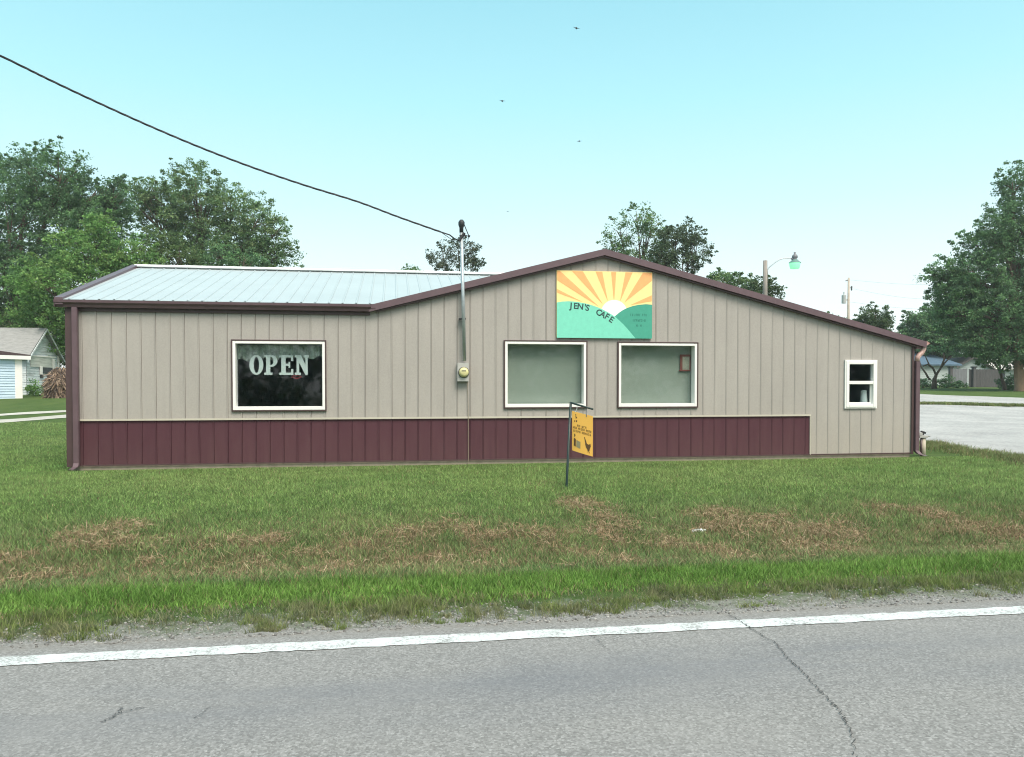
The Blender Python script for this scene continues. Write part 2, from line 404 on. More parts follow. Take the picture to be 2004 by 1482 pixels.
def crack(pix, w, mb, seed):
    rs = random.Random(seed); pts = flat_pts(pix); fine = []
    for a, b in zip(pts, pts[1:]):
        for k in range(14): fine.append(a.lerp(b, k / 14) + Vector((rs.uniform(-.010, .010), rs.uniform(-.006, .006), 0)))
    for i, (a, b) in enumerate(zip(fine, fine[1:])):
        d = (b - a).normalized(); n = Vector((-d.y, d.x, 0))
        ww = w * rs.uniform(.5, 1.25)
        if rs.random() < .06: continue
        mb.poly([(*(a + n * ww)[:2], .0065), (*(a - n * ww)[:2], .0065), (*(b - n * ww)[:2], .0065), (*(b + n * ww)[:2], .0065)])
cm = MB()
crack([(1428,1205),(1450,1220),(1482,1241),(1520,1262),(1540,1290),(1562,1308),(1592,1342),(1622,1372),(1640,1388),(1655,1412),(1668,1440),(1676,1490)], .0023, cm, 3)
crack([(1158,1247),(1172,1258),(1190,1275)], .0012, cm, 4)
crack([(196,1418),(218,1408),(234,1398),(238,1388)], .0017, cm, 5)
crack([(234,1400),(262,1391),(285,1387)], .0011, cm, 6)
crack([(380,1410),(396,1400),(412,1384)], .0011, cm, 7)
tag(cm.build('road_crack', mat('crack_dark', (.055, .055, .055), .95)), kind='structure')

def gravel_mat(name, lo, mid_, hi):
    m = mat(name, mid_, .95, spec=.1); t = m.node_tree; b = t.nodes['Principled BSDF']
    g = N(t, 'ShaderNodeNewGeometry').outputs['Position']
    f = mathn(t, 'ADD', mathn(t, 'MULTIPLY', noise(t, g, 9, 6, .85), .62), mathn(t, 'MULTIPLY', noise(t, g, .45, 6, .7), .38))
    t.links.new(rampn(t, f, [(.36, lo), (.5, mid_), (.62, hi)]), b.inputs['Base Color'])
    bp = N(t, 'ShaderNodeBump'); bp.inputs['Strength'].default_value = .7; bp.inputs['Distance'].default_value = .03
    t.links.new(noise(t, g, 18, 5, .8), bp.inputs['Height']); t.links.new(bp.outputs[0], b.inputs['Normal'])
    return m
M['gravel'] = gravel_mat('pale_gravel', (.25, .255, .255), (.37, .375, .375), (.50, .50, .49))
M['drive'] = gravel_mat('driveway_gravel', (.30, .29, .26), (.44, .43, .39), (.54, .53, .49))
def sheet(name, near, far, lift, m, rows=30, cols=60, jit=0, seed=2):
    near = [Vector(p) for p in near]; far = [Vector(p) for p in far]
    def samp(pl, t):
        L = [0]
        for a, b in zip(pl, pl[1:]): L.append(L[-1] + (b - a).length)
        s = t * L[-1]
        for i in range(len(pl) - 1):
            if s <= L[i+1] + 1e-9:
                return pl[i].lerp(pl[i+1], (s - L[i]) / max(1e-9, L[i+1] - L[i]))
        return pl[-1]
    V = []
    for r in range(rows + 1):
        for c in range(cols + 1):
            a = samp(near, c / cols); b = samp(far, c / cols)
            p = a.lerp(b, r / rows)
            if jit and r in (0, rows):
                p = p + (b - a).normalized() * float(fbm(p.x * 2.3, p.y * 2.3, seed) - .5) * jit
            V.append((p.x, p.y, 0))
    V = np.array(V); V[:, 2] = gz(V[:, 0], V[:, 1]) + lift; n = cols + 1
    i = np.arange(rows)[:, None] * n + np.arange(cols)[None, :]
    return np_mesh(name, V, quads=np.stack([i, i + 1, i + n + 1, i + n], -1).reshape(-1, 4), mat=m, smooth=True)
lotn = [on_ground(1792, 866), on_ground(1830, 878), on_ground(1900, 888), on_ground(1960, 897), on_ground(2010, 906), on_ground(2120, 925), on_ground(2420, 978)]
LOT_NEAR = lotn
lotf = [on_ground(1740, 791), on_ground(1800, 793), on_ground(1900, 795), on_ground(2010, 798), on_ground(2150, 803), on_ground(2500, 813)]
lot_far_dir = lotf
tag(sheet('parking_lot', lotn, lotf, .012, M['gravel'], 60, 120, .9), kind='structure')
tag(sheet('street', [on_ground(1600, 786), on_ground(1800, 789.5), on_ground(2004, 795), on_ground(2250, 803)], [on_ground(1600, 770.5), on_ground(1800, 772.5), on_ground(2004, 780.5), on_ground(2250, 791)], .012, M['gravel'], 12, 40, .2), kind='structure')
# left driveway: two bare wheel tracks
d1 = sheet('driveway', [on_ground(-200, 838), on_ground(0, 829.5), on_ground(135, 819), on_ground(260, 811)], [on_ground(-200, 832), on_ground(0, 823), on_ground(135, 813), on_ground(260, 805)], .014, M['drive'], 6, 40, .25)
d2 = sheet('driveway', [on_ground(-200, 823), on_ground(0, 815.5), on_ground(135, 808), on_ground(260, 801)], [on_ground(-200, 819.5), on_ground(0, 812), on_ground(135, 804.5), on_ground(260, 798)], .014, M['drive'], 6, 40, .2, 5)
tag(d1, kind='structure'); tag(d2, kind='structure')

# ------------------------------------------------------------------ the cafe building
XL, XR = FX(133), FX(1784)
XW = FX(1585)                                 # right end of the burgundy wainscot
ZB, ZWN = 0.05, 0.785
APX, APZ = 3.76, 3.845
JX, JZ = -0.404, 2.772                        # where the gable meets the wing's eave
RX_, RZ_ = 10.17, 2.232                       # right end of the rake
def rake(x): return JZ + (APZ - JZ) * (x - JX) / (APX - JX) if x < APX else APZ - (APZ - RZ_) * (x - APX) / (RX_ - APX)
def walltop(x): return 2.70 if x < JX else max(2.70 if x < .0 else 0, rake(x) - .10) if x < 0 else rake(x) - .10
WINS = []
for name, (x0, y0, x1, y1) in dict(W1=(456, 667, 636.5, 803.5), W2=(988, 668, 1146.5, 798), W3=(1210, 671, 1363, 797), W4=(1654, 706, 1712.5, 798)).items():
    xa, xb = FX(x0), FX(x1); zt = (FZ(x0, y0) + FZ(x1, y0)) / 2; zb = (FZ(x0, y1) + FZ(x1, y1)) / 2
    WINS.append((xa, xb, zb, zt))
PITCH_R = .2286
def ribbed(mb, x0, x1, zlo, zhi, openings=(), y=YF, phase=0.0):
    bp = set([x0, x1, JX, APX]) & set([b for b in (x0, x1, JX, APX) if x0 <= b <= x1])
    prof = {}
    k0 = int((x0 - phase) / PITCH_R) - 2
    ks = [phase + k * PITCH_R for k in range(k0, k0 + int((x1 - x0) / PITCH_R) + 5)]
    for xk in ks:
        for dx in (-.015, -.007, .004, .0075, .0115):
            if x0 < xk + dx < x1: bp.add(xk + dx)
    for a, b, c, d in openings:
        for q in (a, b):
            if x0 < q < x1: bp.add(q)
    def off(x):
        d = min((x - xk for xk in ks), key=abs)
        return y - float(np.interp(d, [-.015, -.007, .004, .0075, .0115], [0, .009, .009, -.010, 0]))
    bp = sorted(bp)
    for a, b in zip(bp, bp[1:]):
        if b - a < 1e-6: continue
        mid_ = (a + b) / 2
        spans = [(None, None)]
        op = [(c, d) for (oa, ob, c, d) in openings if oa < mid_ < ob]
        lo = lambda x: zlo
        ya, yb = off(a), off(b)
        ta, tb = zhi(a), zhi(b)
        if op:
            c, d = op[0]
            segs = [((zlo, zlo), (c, c)), ((d, d), (ta, tb))]
        else: segs = [((zlo, zlo), (ta, tb))]
        for (la, lb), (ha, hb) in segs:
            if ha - la < 1e-4 and hb - lb < 1e-4: continue
            mb.poly([(a, ya, la), (b, yb, lb), (b, yb, hb), (a, ya, ha)])
cafe = thing('cafe_building', ((XL + XR) / 2, YF, 0), 'low taupe metal sided cafe with burgundy wainscot and shallow gable roof', 'building')
PH = FX(190)
mb = MB(); ribbed(mb, XL, XW, ZWN + .03, walltop, WINS, phase=PH); ribbed(mb, XW, XR, ZB, walltop, WINS, phase=PH)
# side and back walls
YB, YBW = YF + 12.0, YF + 7.4
mb.poly([(XL, YF, ZB), (XL, YBW, ZB), (XL, YBW, 2.7), (XL, YF + 3.7, 3.82), (XL, YF, 2.7)])
mb.poly([(XL, YBW, ZB), (0, YBW, ZB), (0, YBW, 2.7), (XL, YBW, 2.7)])
mb.poly([(0, YBW, ZB), (0, YB, ZB), (0, YB, 2.75), (0, YBW, 2.75)])
mb.poly([(XR, YF, ZB), (XR, YB, ZB), (XR, YB, 2.2), (XR, YF, 2.2)])
mb.poly([(0, YB, ZB), (XR, YB, ZB), (XR, YB, rake(XR) - .1), (APX, YB, APZ - .1), (0, YB, rake(0) - .1)])
wall = mb.build('wall', M['siding'], cafe)
mb = MB(); ribbed(mb, XL, XW, ZB, lambda x: ZWN, phase=PH); mb.build('wainscot', M['wainscot'], cafe)
mb = MB(); mb.box(XL + .12, XW + .012, YF - .030, YF - .0195, ZWN, ZWN + .032); mb.box(XW, XW + .014, YF - .028, YF - .0195, ZB, ZWN - .002)
mb.build('wainscot_trim', M['cream'], cafe)
mb = MB(); mb.box(XL, XR, YF - .026, YF - .0192, ZB - .012, ZB + .012); mb.build('base_flashing', M['brown_dark'], cafe)
mb = MB(); mb.box(XL + .03, XR - .02, YF + .004, YB - .02, -.35, ZB - .014); mb.build('foundation', M['concrete'], cafe)
# interior shell so that the rooms behind the panes are real rooms
mb = MB()
def room(x0, x1, y0, y1, z0, z1):
    mb.poly([(x0, y1, z0), (x1, y1, z0), (x1, y1, z1), (x0, y1, z1)]); mb.poly([(x0, y0, z0), (x0, y1, z0), (x0, y1, z1), (x0, y0, z1)])
    mb.poly([(x1, y0, z0), (x1, y1, z0), (x1, y1, z1), (x1, y0, z1)]); mb.poly([(x0, y0, z1), (x1, y0, z1), (x1, y1, z1), (x0, y1, z1)])
room(XL + .1, XW, YF + .09, YF + 6.5, ZB, 2.6); room(XW + .05, XR - .1, YF + .09, YF + 4, ZB, 2.1)
mb.build('interior_wall', M['interior'], cafe)
mb = MB().box(XL + .1, XR - .1, YF + .05, YF + 6.6, ZB - .01, ZB + .02); mb.build('interior_floor', M['inside_floor'], cafe)
# roofs
def roof_slope(mb, xa, xb, y0, z0, y1, z1, th=.03):
    """ribbed sheet running from the eave (y0,z0) to the ridge (y1,z1)"""
    y0f = y0 if callable(y0) else (lambda x: y0); zf_ = (lambda x: z0 + (z1 - z0) * (y0f(x) - y0f(xa)) / (y1 - y0f(xa))); Y00 = y0f(xa)
    n = Vector((0, -(z1 - z0), (y1 - Y00))).normalized()
    if n.z < 0: n = -n
    k = 0; xs = [xa]; hs = [0]
    x = xa + .12
    while x < xb - .05:
        for dx, h in ((-.022, 0), (-.010, .011), (.010, .011), (.016, -.003), (.022, 0)):
            xs.append(x + dx); hs.append(h)
        x += PITCH_R
    xs.append(xb); hs.append(0)
    for (xa_, ha), (xb_, hb) in zip(zip(xs, hs), zip(xs[1:], hs[1:])):
        A0 = Vector((xa_, y0f(xa_), zf_(xa_))) + n * ha; B0 = Vector((xb_, y0f(xb_), zf_(xb_))) + n * hb
        A1 = Vector((xa_, y1, z1)) + n * ha; B1 = Vector((xb_, y1, z1)) + n * hb
        mb.poly([A0, B0, B1, A1])
    xm = min(xb, JX); A0 = Vector((xa, Y00, z0)); B0 = Vector((xm, Y00, z0))
    mb.poly([A0 - n * th, B0 - n * th, Vector((xm, y1, z1)) - n * th, Vector((xa, y1, z1)) - n * th])
    mb.poly([A0 - n * th, B0 - n * th, B0, A0])
YR, ZR = YF + 3.66, 3.87
XE = XL - .14
wr = MB(); roof_slope(wr, XE + .10, 3.3, lambda x: YF - .12 if x < JX else max(YF - .12, YF - .12 + (.258 * (x - JX) - .013) / .288 - .12), 2.785, YR, ZR); roof_slope(wr, XE + .10, 3.3, YF + 7.5, 2.785, YR, ZR)
wing_roof = wr.build('roof', M['roof'], cafe)
rc = MB()
rc.prism([(XE + .05, YR - .16, ZR + .0), (XE + .05, YR, ZR + .062), (XE + .05, YR + .16, ZR + .0), (XE + .05, YR, ZR - .03)], (3.3 - XE, 0, 0))
rc.build('ridge_cap', M['white'], wing_roof)
# left rake trim on the wing roof
rk = MB(); sl = (ZR - 2.785) / (YR - YF + .12)
rk.prism([(XE, YF - .14, 2.70), (XE, YR, ZR - .08), (XE, YR, ZR + .055), (XE, YF - .14, 2.815)], (.13, 0, 0))
rk.prism([(XE, YF + 7.52, 2.70), (XE, YR + .002, ZR - .08), (XE, YR + .002, ZR + .055), (XE, YF + 7.52, 2.815)], (.13, 0, 0))
rk.build('rake_trim', M['brown'], wing_roof)
gr = MB()
for xa, za, xb, zb in ((JX - .1, JZ - .1 * .258, APX, APZ), (RX_, RZ_, APX, APZ)):
    gr.prism([(xa, YF - .05, za - .012), (xb, YF - .05, zb - .012), (xb, YF - .05, zb - .05), (xa, YF - .05, za - .05)], (0, 12.2, 0))
gable_roof = gr.build('roof', M['roof'], cafe)
rt = MB()
def rake_trim(mb, xa, xb, top, bot, y0, y1):
    mb.prism([(xa, y0, rake(xa) - top), (xb, y0, rake(xb) - top), (xb, y0, rake(xb) - bot), (xa, y0, rake(xa) - bot)], (0, y1 - y0, 0))
rake_trim(rt, JX - .02, APX, 0, .115, YF - .115, YF - .045); rake_trim(rt, APX, RX_, 0, .115, YF - .115, YF - .045)
o = rt.build('rake_trim', M['brown'], gable_roof)
rt = MB(); rake_trim(rt, JX + .1, APX, .118, .150, YF - .075, YF - .025); rake_trim(rt, APX, RX_ - .06, .118, .150, YF - .075, YF - .025)
rt.build('rake_trim_lip', M['brown_dark'], gable_roof)
# front gutter of the wing: K-profile
gt = MB(); g0 = XE - .005; g1 = JX + .02
prof = [(-.02, 2.66), (-.10, 2.66), (-.118, 2.705), (-.150, 2.735), (-.155, 2.775), (-.140, 2.775), (-.135, 2.742), (-.105, 2.712), (-.092, 2.672), (-.02, 2.672)]
gt.prism([(g0, YF + y, z) for y, z in prof], (g1 - g0, 0, 0))
gt.box(g0 + .001, g0 + .012, YF - .14, YF - .02, 2.665, 2.77)
gt.build('gutter', M['brown'], cafe)
sf = MB().box(XL, JX + .1, YF - .115, YF - .024, 2.70, 2.708); sf.box(XL, JX, YF - .030, YF - .0215, 2.60, 2.652)
sf.build('soffit', M['brown_dark'], cafe)
# right gutter running back along the low eave, its end cap showing
gt = MB(); gt.prism([(XR + .04, YF - .08, RZ_ - .14), (XR + .14, YF - .08, RZ_ - .14), (XR + .24, YF - .08, RZ_ - .02), (XR + .04, YF - .08, RZ_ - .02)], (0, 12.1, 0))
gt.build('gutter', M['brown_dark'], cafe)
# corner boards
cb = MB(); cb.box(XL - .02, XL + .115, YF - .036, YF - .0205, ZB - .02, 2.655); cb.box(XL - .02, XL - .004, YF - .0205, YF + .12, ZB - .02, 2.655)
cb.build('corner_trim', M['brown_dark'], cafe)
cb = MB(); cb.box(XR - .015, XR + .03, YF - .036, YF - .0205, ZB - .02, RZ_ - .05); cb.box(XR + .012, XR + .03, YF - .0205, YF + .14, ZB - .02, RZ_ - .05)
cb.build('corner_trim', M['brown_dark'], cafe)
def downspout(path, w, d, name='downspout', m=None):
    mb = MB()
    for i, p in enumerate(path):
        pass
    P = [Vector(p) for p in path]; b = 0; n = len(P)
    for p in P:
        for sx, sy in ((-1,-1),(1,-1),(1,1),(-1,1)): mb.v.append((p.x + sx * w / 2, p.y + sy * d / 2, p.z))
    for i in range(n - 1):
        for k in range(4):
            mb.f.append((i*4+k, i*4+(k+1) % 4, (i+1)*4+(k+1) % 4, (i+1)*4+k))
    mb.f.append((3,2,1,0)); mb.f.append(tuple((n-1)*4+k for k in range(4)))
    return mb.build(name, m or M['brown'], cafe, bevel=.006)
xd = FX(152.5)
ds = downspout([(xd, YF - .085, 2.66), (xd, YF - .085, .10), (xd, YF - .12, .045), (xd, YF - .30, .02)], .085, .07)
xd2 = XR + .085
ds2 = downspout([(xd2, YF - .04, 1.86), (xd2, YF - .04, .10), (xd2 + .02, YF - .10, .04), (xd2 + .03, YF - .25, .02)], .088, .075)
el_ = MB(); el_.tube([(xd2, YF - .04, 1.855), (xd2 + .005, YF - .04, 1.93), (xd2 + .06, YF - .04, 1.99), (xd2 + .10, YF - .04, 2.02), (xd2 + .135, YF - .04, 2.09), (xd2 + .13, YF - .04, 2.16)], [.046, .047, .046, .046, .047, .044], 10)
M['sunlit_brown'] = mat('brown_sun_highlights', (.30, .155, .13), .35, spec=.6, c2=(.62, .44, .40), vscale=11)  # pinkish blotches put sun highlights, along with peeled paint, into the brown
put(el_.build('elbow', M['sunlit_brown'], smooth=True), ds2)
sp_ = MB(); sp_.prism([(xd2 + .16, YF - .06, 2.14), (xd2 + .26, YF - .06, 2.20), (xd2 + .20, YF - .06, 2.24), (xd2 + .14, YF - .06, 2.21)], (0, .1, 0))
put(sp_.build('gutter_end', M['sunlit_brown']), ds2)

# windows: casing > frame, glass
def window(i, kind):
    xa, xb, zb, zt = WINS[i]
    c = MB(); w = .022
    for (a, b, lo, hi) in ((xa - w, xa, zb - w, zt + w), (xb, xb + w, zb - w, zt + w), (xa, xb, zt, zt + w), (xa, xb, zb - w, zb)):
        c.box(a, b, YF - .034, YF - .004, lo, hi)
    win = c.build('window', M['brown_dark'] if kind == 'fixed' else M['white'], cafe)
    f = MB(); 
    if kind == 'fixed':
        t = .046; y0, y1 = YF - .030, YF + .165
        f.box(xa, xa + t, y0, y1, zb, zt); f.box(xb - t, xb, y0, y1, zb, zt)
        f.box(xa + t, xb - t, y0, y1, zt - t, zt); f.box(xa + t, xb - t, y0, y1, zb, zb + t + .012)
        put(f.build('frame', M['white'], bevel=.004), win)
        g = MB().box(xa + t - .004, xb - t + .004, YF + .130, YF + .134, zb + t + .008, zt - t + .004)
        put(g.build('glass', M['glass'] if i == 0 else M['glass_dim']), win)
    else:
        t = .062; y0, y1 = YF - .045, YF + .06; zm = (zb + zt) / 2 + .02
        f.box(xa, xa + t, y0, y1, zb, zt); f.box(xb - t, xb, y0, y1, zb, zt)
        f.box(xa + t, xb - t, y0, y1, zt - t, zt); f.box(xa + t, xb - t, y0, y1, zb, zb + t)
        f.box(xa + t, xb - t, y0 + .004, y1, zm - .032, zm + .032)
        put(f.build('frame', M['white'], bevel=.005), win)
        s = MB(); s.box(xa + t, xb - t, YF + .012, YF + .04, zb + t, zb + t + .03); s.box(xb - t - .028, xb - t, YF + .012, YF + .04, zb + t + .03, zm - .032)
        put(s.build('sash', M['white']), win)
        g = MB().box(xa + t - .004, xb - t + .004, YF + .03, YF + .034, zm + .03, zt - t + .004); put(g.build('glass', M['glass']), win)
        g = MB().box(xa + t - .004, xb - t + .004, YF + .042, YF + .046, zb + t + .02, zm - .03); put(g.build('glass', M['glass']), win)
    return win
for i, k in enumerate(('fixed', 'fixed', 'fixed', 'hung')): window(i, k)

# blinds
def blind(i, label, tilt=.55):
    xa, xb, zb, zt = WINS[i]; xa += .05; xb -= .05; zt -= .05; zb += .06
    t = thing('window_blind', ((xa + xb) / 2, YF + .175, zb), label, 'blind', 'closed blinds in the front windows')
    mb = MB(); z = zb + .02; k = 0
    while z < zt - .03:
        j = math.sin(k * 12.9898) * .0003
        mb.poly([(xa, YF + .172 + j, z), (xb, YF + .172 - j, z), (xb, YF + .1695, z + .0105), (xa, YF + .1695, z + .0105)])
        mb.poly([(xa, YF + .1695, z + .0105), (xb, YF + .1695, z + .0105), (xb, YF + .172, z + .0135), (xa, YF + .172, z + .0135)])
        z += .0135; k += 1
    mb.build('slats', M['slat'], t)
    MB().box(xa, xb, YF + (.075+.085), YF + (.075+.115), zt - .03, zt + .002).build('head_rail', M['slat'], t)
    MB().box(xa, xb, YF + (.075+.088), YF + (.075+.108), zb, zb + .018).build('bottom_rail', M['slat'], t)
blind(1, 'closed grey green slat blind in the window nearer the electric meter')
blind(2, 'closed grey green slat blind in the window holding the small red plaque')

# ------------------------------------------------------------------ things in the windows
xa, xb, zb, zt = WINS[0]
# ruffled valance
vx = np.linspace(xa + .05, xb - .05, 160); V = []; zt0 = zt - .06
low = np.array([FZ(546, 699, YF + .2) - .02 + .03 * math.sin(x * 13) + .025 * math.sin(x * 29 + 1) for x in vx])
rows = 6
for r in range(rows):
    for x, l in zip(vx, low):
        z = zt0 + (l - zt0) * r / (rows - 1)
        V.append((x, YF + .20 + .018 * math.sin(x * 60 + .8 * math.sin(x * 9)) * (.4 + r / rows), z))
n = len(vx); ii = np.arange(rows - 1)[:, None] * n + np.arange(n - 1)[None, :]
tag(np_mesh('curtain_valance', np.array(V), quads=np.stack([ii, ii + 1, ii + n + 1, ii + n], -1).reshape(-1, 4), mat=M['lace'], smooth=True),
    'pale ruffled valance hanging inside the top of the dark window', 'curtain')
# OPEN in slab letters
def slab(ch, w, h):
    """polygons (x, z) of a bold slab letter in a w x h box"""
    s = .30 * w; sf = .13 * h
    if ch == 'O':
        P = []
        for k in range(28):
            a0, a1 = 2 * math.pi * k / 28, 2 * math.pi * (k + 1) / 28
            o = lambda a, rx, rz: (w / 2 + rx * math.cos(a), h / 2 + rz * math.sin(a))
            P.append([o(a0, w / 2, h / 2), o(a1, w / 2, h / 2), o(a1, w * .19, h * .40), o(a0, w * .19, h * .40)])
        return P
    rect = lambda a, b, c, d: [(a * w, b * h), (c * w, b * h), (c * w, d * h), (a * w, d * h)]
    if ch == 'P':
        P = [rect(0, 0, .62, .12), rect(.14, .12, .46, .90), rect(0, .90, .5, 1)]
        for k in range(12):
            a0, a1 = -math.pi / 2 + math.pi * k / 12, -math.pi / 2 + math.pi * (k + 1) / 12
            o = lambda a, rx, rz: ((.5 + rx * math.cos(a)) * w, (.70 + rz * math.sin(a)) * h)
            P.append([o(a0, .5, .30), o(a1, .5, .30), o(a1, .20, .20), o(a0, .20, .20)])
        return P + [rect(.46, .40, .5, .50)]
    if ch == 'E':
        return [rect(0, 0, 1, .12), rect(.14, .12, .46, .88), rect(0, .88, 1, 1), rect(.84, .12, 1, .30), rect(.84, .70, 1, .88), rect(.46, .45, .66, .57), rect(.66, .36, .78, .66)]
    if ch == 'N':
        return [rect(0, 0, .42, .12), rect(.12, .12, .30, .88), rect(0, .88, .30, 1), [(.30 * w, 1 * h), (.30 * w, .62 * h), (.74 * w, 0), (.90 * w, 0), (.90 * w, .30 * h), (.42 * w, 1 * h)], rect(.74, .30, .90, .88), rect(.62, .88, 1, 1)]
t = thing('open_sign', ((xa + xb) / 2, YF + .14, FZ(546, 733)), 'big white slab lettering reading OPEN inside the dark window', 'sign')
lz0, lz1 = FZ(546, 733, YF + .14), FZ(546, 694, YF + .14)
for ch, (p0_, p1_) in zip('OPEN', ((488, 515.5), (517, 543), (546.5, 574), (577, 605))):
    x0, x1 = on_y(p0_, 714, YF + .14).x, on_y(p1_, 714, YF + .14).x; mb = MB()
    for k, poly in enumerate(slab(ch, x1 - x0, lz1 - lz0)):
        mb.prism([(x0 + q[0], YF + .140 + .0002 * (k % 3), lz0 + q[1]) for q in poly], (0, .006, 0))
    mb.build('letter', M['sign_white'], t)
# small red tube sign
mb = MB(); c0 = on_y(580, 738, YF + .19)
mb.tube([(c0.x + .07 * math.cos(a) * (1 + .3 * math.sin(3 * a)), YF + .19, c0.z + .035 * math.sin(a)) for a in [k * 2 * math.pi / 30 for k in range(31)]], .006, 6)
mb.tube([(c0.x - .06 + k * .012, YF + .195, c0.z + .012 * math.sin(k * 1.9)) for k in range(11)], .005, 6)
tag(mb.build('neon_sign', M['red'], smooth=True), 'small red looped tube sign under the N of OPEN', 'sign')
# plaque in the third window
a = on_y(1331, 693, YF + .145); b = on_y(1351, 723, YF + .145)
t = thing('plaque', ((a.x + b.x) / 2, YF + .145, b.z), 'small red framed plaque hanging in the rightmost blind covered window', 'plaque')
mb = MB(); mb.box(a.x, a.x + .045, YF + .138, YF + .152, b.z, a.z); mb.box(b.x - .02, b.x, YF + .138, YF + .152, b.z, a.z)
mb.box(a.x + .045, b.x - .02, YF + .138, YF + .152, a.z - .04, a.z); mb.box(a.x - .02, b.x, YF + .1365, YF + .1535, b.z - .025, b.z)
M['plaque'] = mat('plaque_red', (.26, .07, .07), .6, var=.2)
mb.build('frame', M['plaque'], t)
MB().box(a.x + .045, b.x - .02, YF + .142, YF + .148, b.z, a.z - .04).build('panel', mat('plaque_panel', (.42, .38, .34), .6, var=.2, vscale=30), t)
# cup in the small window
p = on_y(1688, 791, YF + .16); q = on_y(1688, 765, YF + .16)
mb = MB(); h = q.z - p.z
mb.lathe([(.0, 0), (.075, 0), (.072, .01), (.056, h - .012), (.058, h), (.05, h), (.048, h - .01), (0, h - .02)], (p.x, YF + .125, p.z), 20)
tag(mb.build('cup', mat('pale_cup', (.50, .54, .52), .6), smooth=True), 'pale tapered cup standing inside the small white window', 'cup')

# ------------------------------------------------------------------ cafe sign board
ax, az = on_y(1089, 660, YF - .03).x, (FZ(1089, 660) + FZ(1275, 662)) / 2
bx, bz = on_y(1276, 531, YF - .03).x, (FZ(1089, 529) + FZ(1277, 533)) / 2
SW, SH = bx - ax, bz - az
def sp2(x, y):                                   # board coordinates from a 1785 x 1255 drawing of the board
    return ((x - 85) / 1785 * SW, (1345 - y) / 1255 * SH)
def clip_poly(poly, w, h, m=.012):
    def clip(P, f, g):
        o = []
        for i in range(len(P)):
            A, B = P[i], P[(i + 1) % len(P)]
            fa, fb = f(A), f(B)
            if fa >= 0: o.append(A)
            if (fa >= 0) != (fb >= 0):
                k = fa / (fa - fb); o.append((A[0] + (B[0] - A[0]) * k, A[1] + (B[1] - A[1]) * k))
        return o
    for f in (lambda p: p[0] - m, lambda p: w - m - p[0], lambda p: p[1] - m, lambda p: h - m - p[1]):
        if poly: poly = clip(poly, f, 0)
    return poly
YS = YF - .022
sign = thing('cafe_sign', (ax + SW / 2, YS, az), 'painted sunrise board lettered JEN\'S CAFE above the two blind covered windows', 'sign')
def sheet2(name, polys, lay, m):
    mb = MB(); y0 = YS - .022 - .0016 * lay
    for P in polys:
        if P and len(P) > 2: mb.prism([(ax + x, y0 - .0014, az + z) for x, z in P], (0, .0014 + .0002, 0))
    return mb.build(name, m, sign)
def paint(name, c): return mat(name, c, .6, spec=.25, var=.05, vscale=14)
MB().box(ax, bx, YS - .022, YS + .002, az, bz).build('board', paint('sign_yellow', (.93, .74, .33)), sign)
rays = [[(1870,520),(1870,632),(1460,715)], [(1700,90),(1880,90),(1880,235),(1350,665)], [(1365,90),(1500,90),(1262,655)], [(1093,90),(1188,90),(1152,640),(1146,640)],
        [(800,90),(925,90),(1032,650)], [(360,90),(560,90),(935,705)], [(80,85),(125,85),(860,750),(80,265)], [(80,432),(80,500),(560,672)]]
sheet2('sun_rays', [clip_poly([sp2(*p) for p in r], SW, SH, .008) for r in rays], 1, paint('sign_orange', (.86, .43, .18)))
sheet2('sun_disc', [clip_poly([sp2(1152 + 250 * math.cos(a), 882 + 258 * math.sin(a)) for a in [k * 2 * math.pi / 48 for k in range(48)]], SW, SH)], 2, paint('sign_white', (.86, .86, .84)))
sheet2('hill', [[sp2(*p) for p in [(1868,703),(1750,695),(1600,712),(1500,735),(1400,770),(1320,812),(1250,860),(1200,902),(1150,945),(1000,1100),(1000,1349),(1868,1349)]]], 3, paint('sign_dark_green', (.066, .34, .255)))
sheet2('hill', [[sp2(*p) for p in [(87,690),(180,672),(300,664),(410,668),(500,680),(600,697),(700,720),(800,752),(900,792),(1000,842),(1100,898),(1180,952),(1250,1015),(1330,1090),(1400,1168),(1480,1260),(1550,1345),(1550,1349),(87,1349)]]], 4, paint('sign_mint', (.20, .64, .50)))
def letter_mesh(ch, size):
    cu = bpy.data.curves.new('glyph', 'FONT'); cu.body = ch; cu.size = size; cu.align_x = 'CENTER'; cu.offset = size * .028
    o = bpy.data.objects.new('glyph', cu); COL.objects.link(o); bpy.context.view_layer.update()
    me = bpy.data.meshes.new_from_object(o.evaluated_get(bpy.context.evaluated_depsgraph_get()))
    vs = [v.co.copy() for v in me.vertices]; fs = [tuple(p.vertices) for p in me.polygons]
    bpy.data.objects.remove(o); bpy.data.curves.remove(cu); bpy.data.meshes.remove(me)
    return vs, fs
M['letter_dark'] = mat('letter_dark', (.02, .06, .06), .6)
yl = YS - .022 - .0016 * 5.4
for ch, x, y, rot in (('J', 345, 800, 4), ('E', 430, 803, 2), ('N', 515, 812, 7), ("'", 598, 826, 10), ('S', 640, 835, 14), ('C', 845, 915, 24), ('A', 915, 948, 29), ('F', 990, 985, 31), ('E', 1072, 1040, 34)):
    mb = MB(); vs, fs = letter_mesh(ch, 158 / 1255 * SH); b = 0; cx_, cz_ = sp2(x, y); ca, sa = math.cos(R(-rot)), math.sin(R(-rot))
    for v in vs: mb.v.append((ax + cx_ + v.x * ca - v.y * sa, yl, az + cz_ + v.x * sa + v.y * ca))
    mb.f += [tuple(b + i for i in f) for f in fs]
    mb.build('letter', M['letter_dark'], sign)

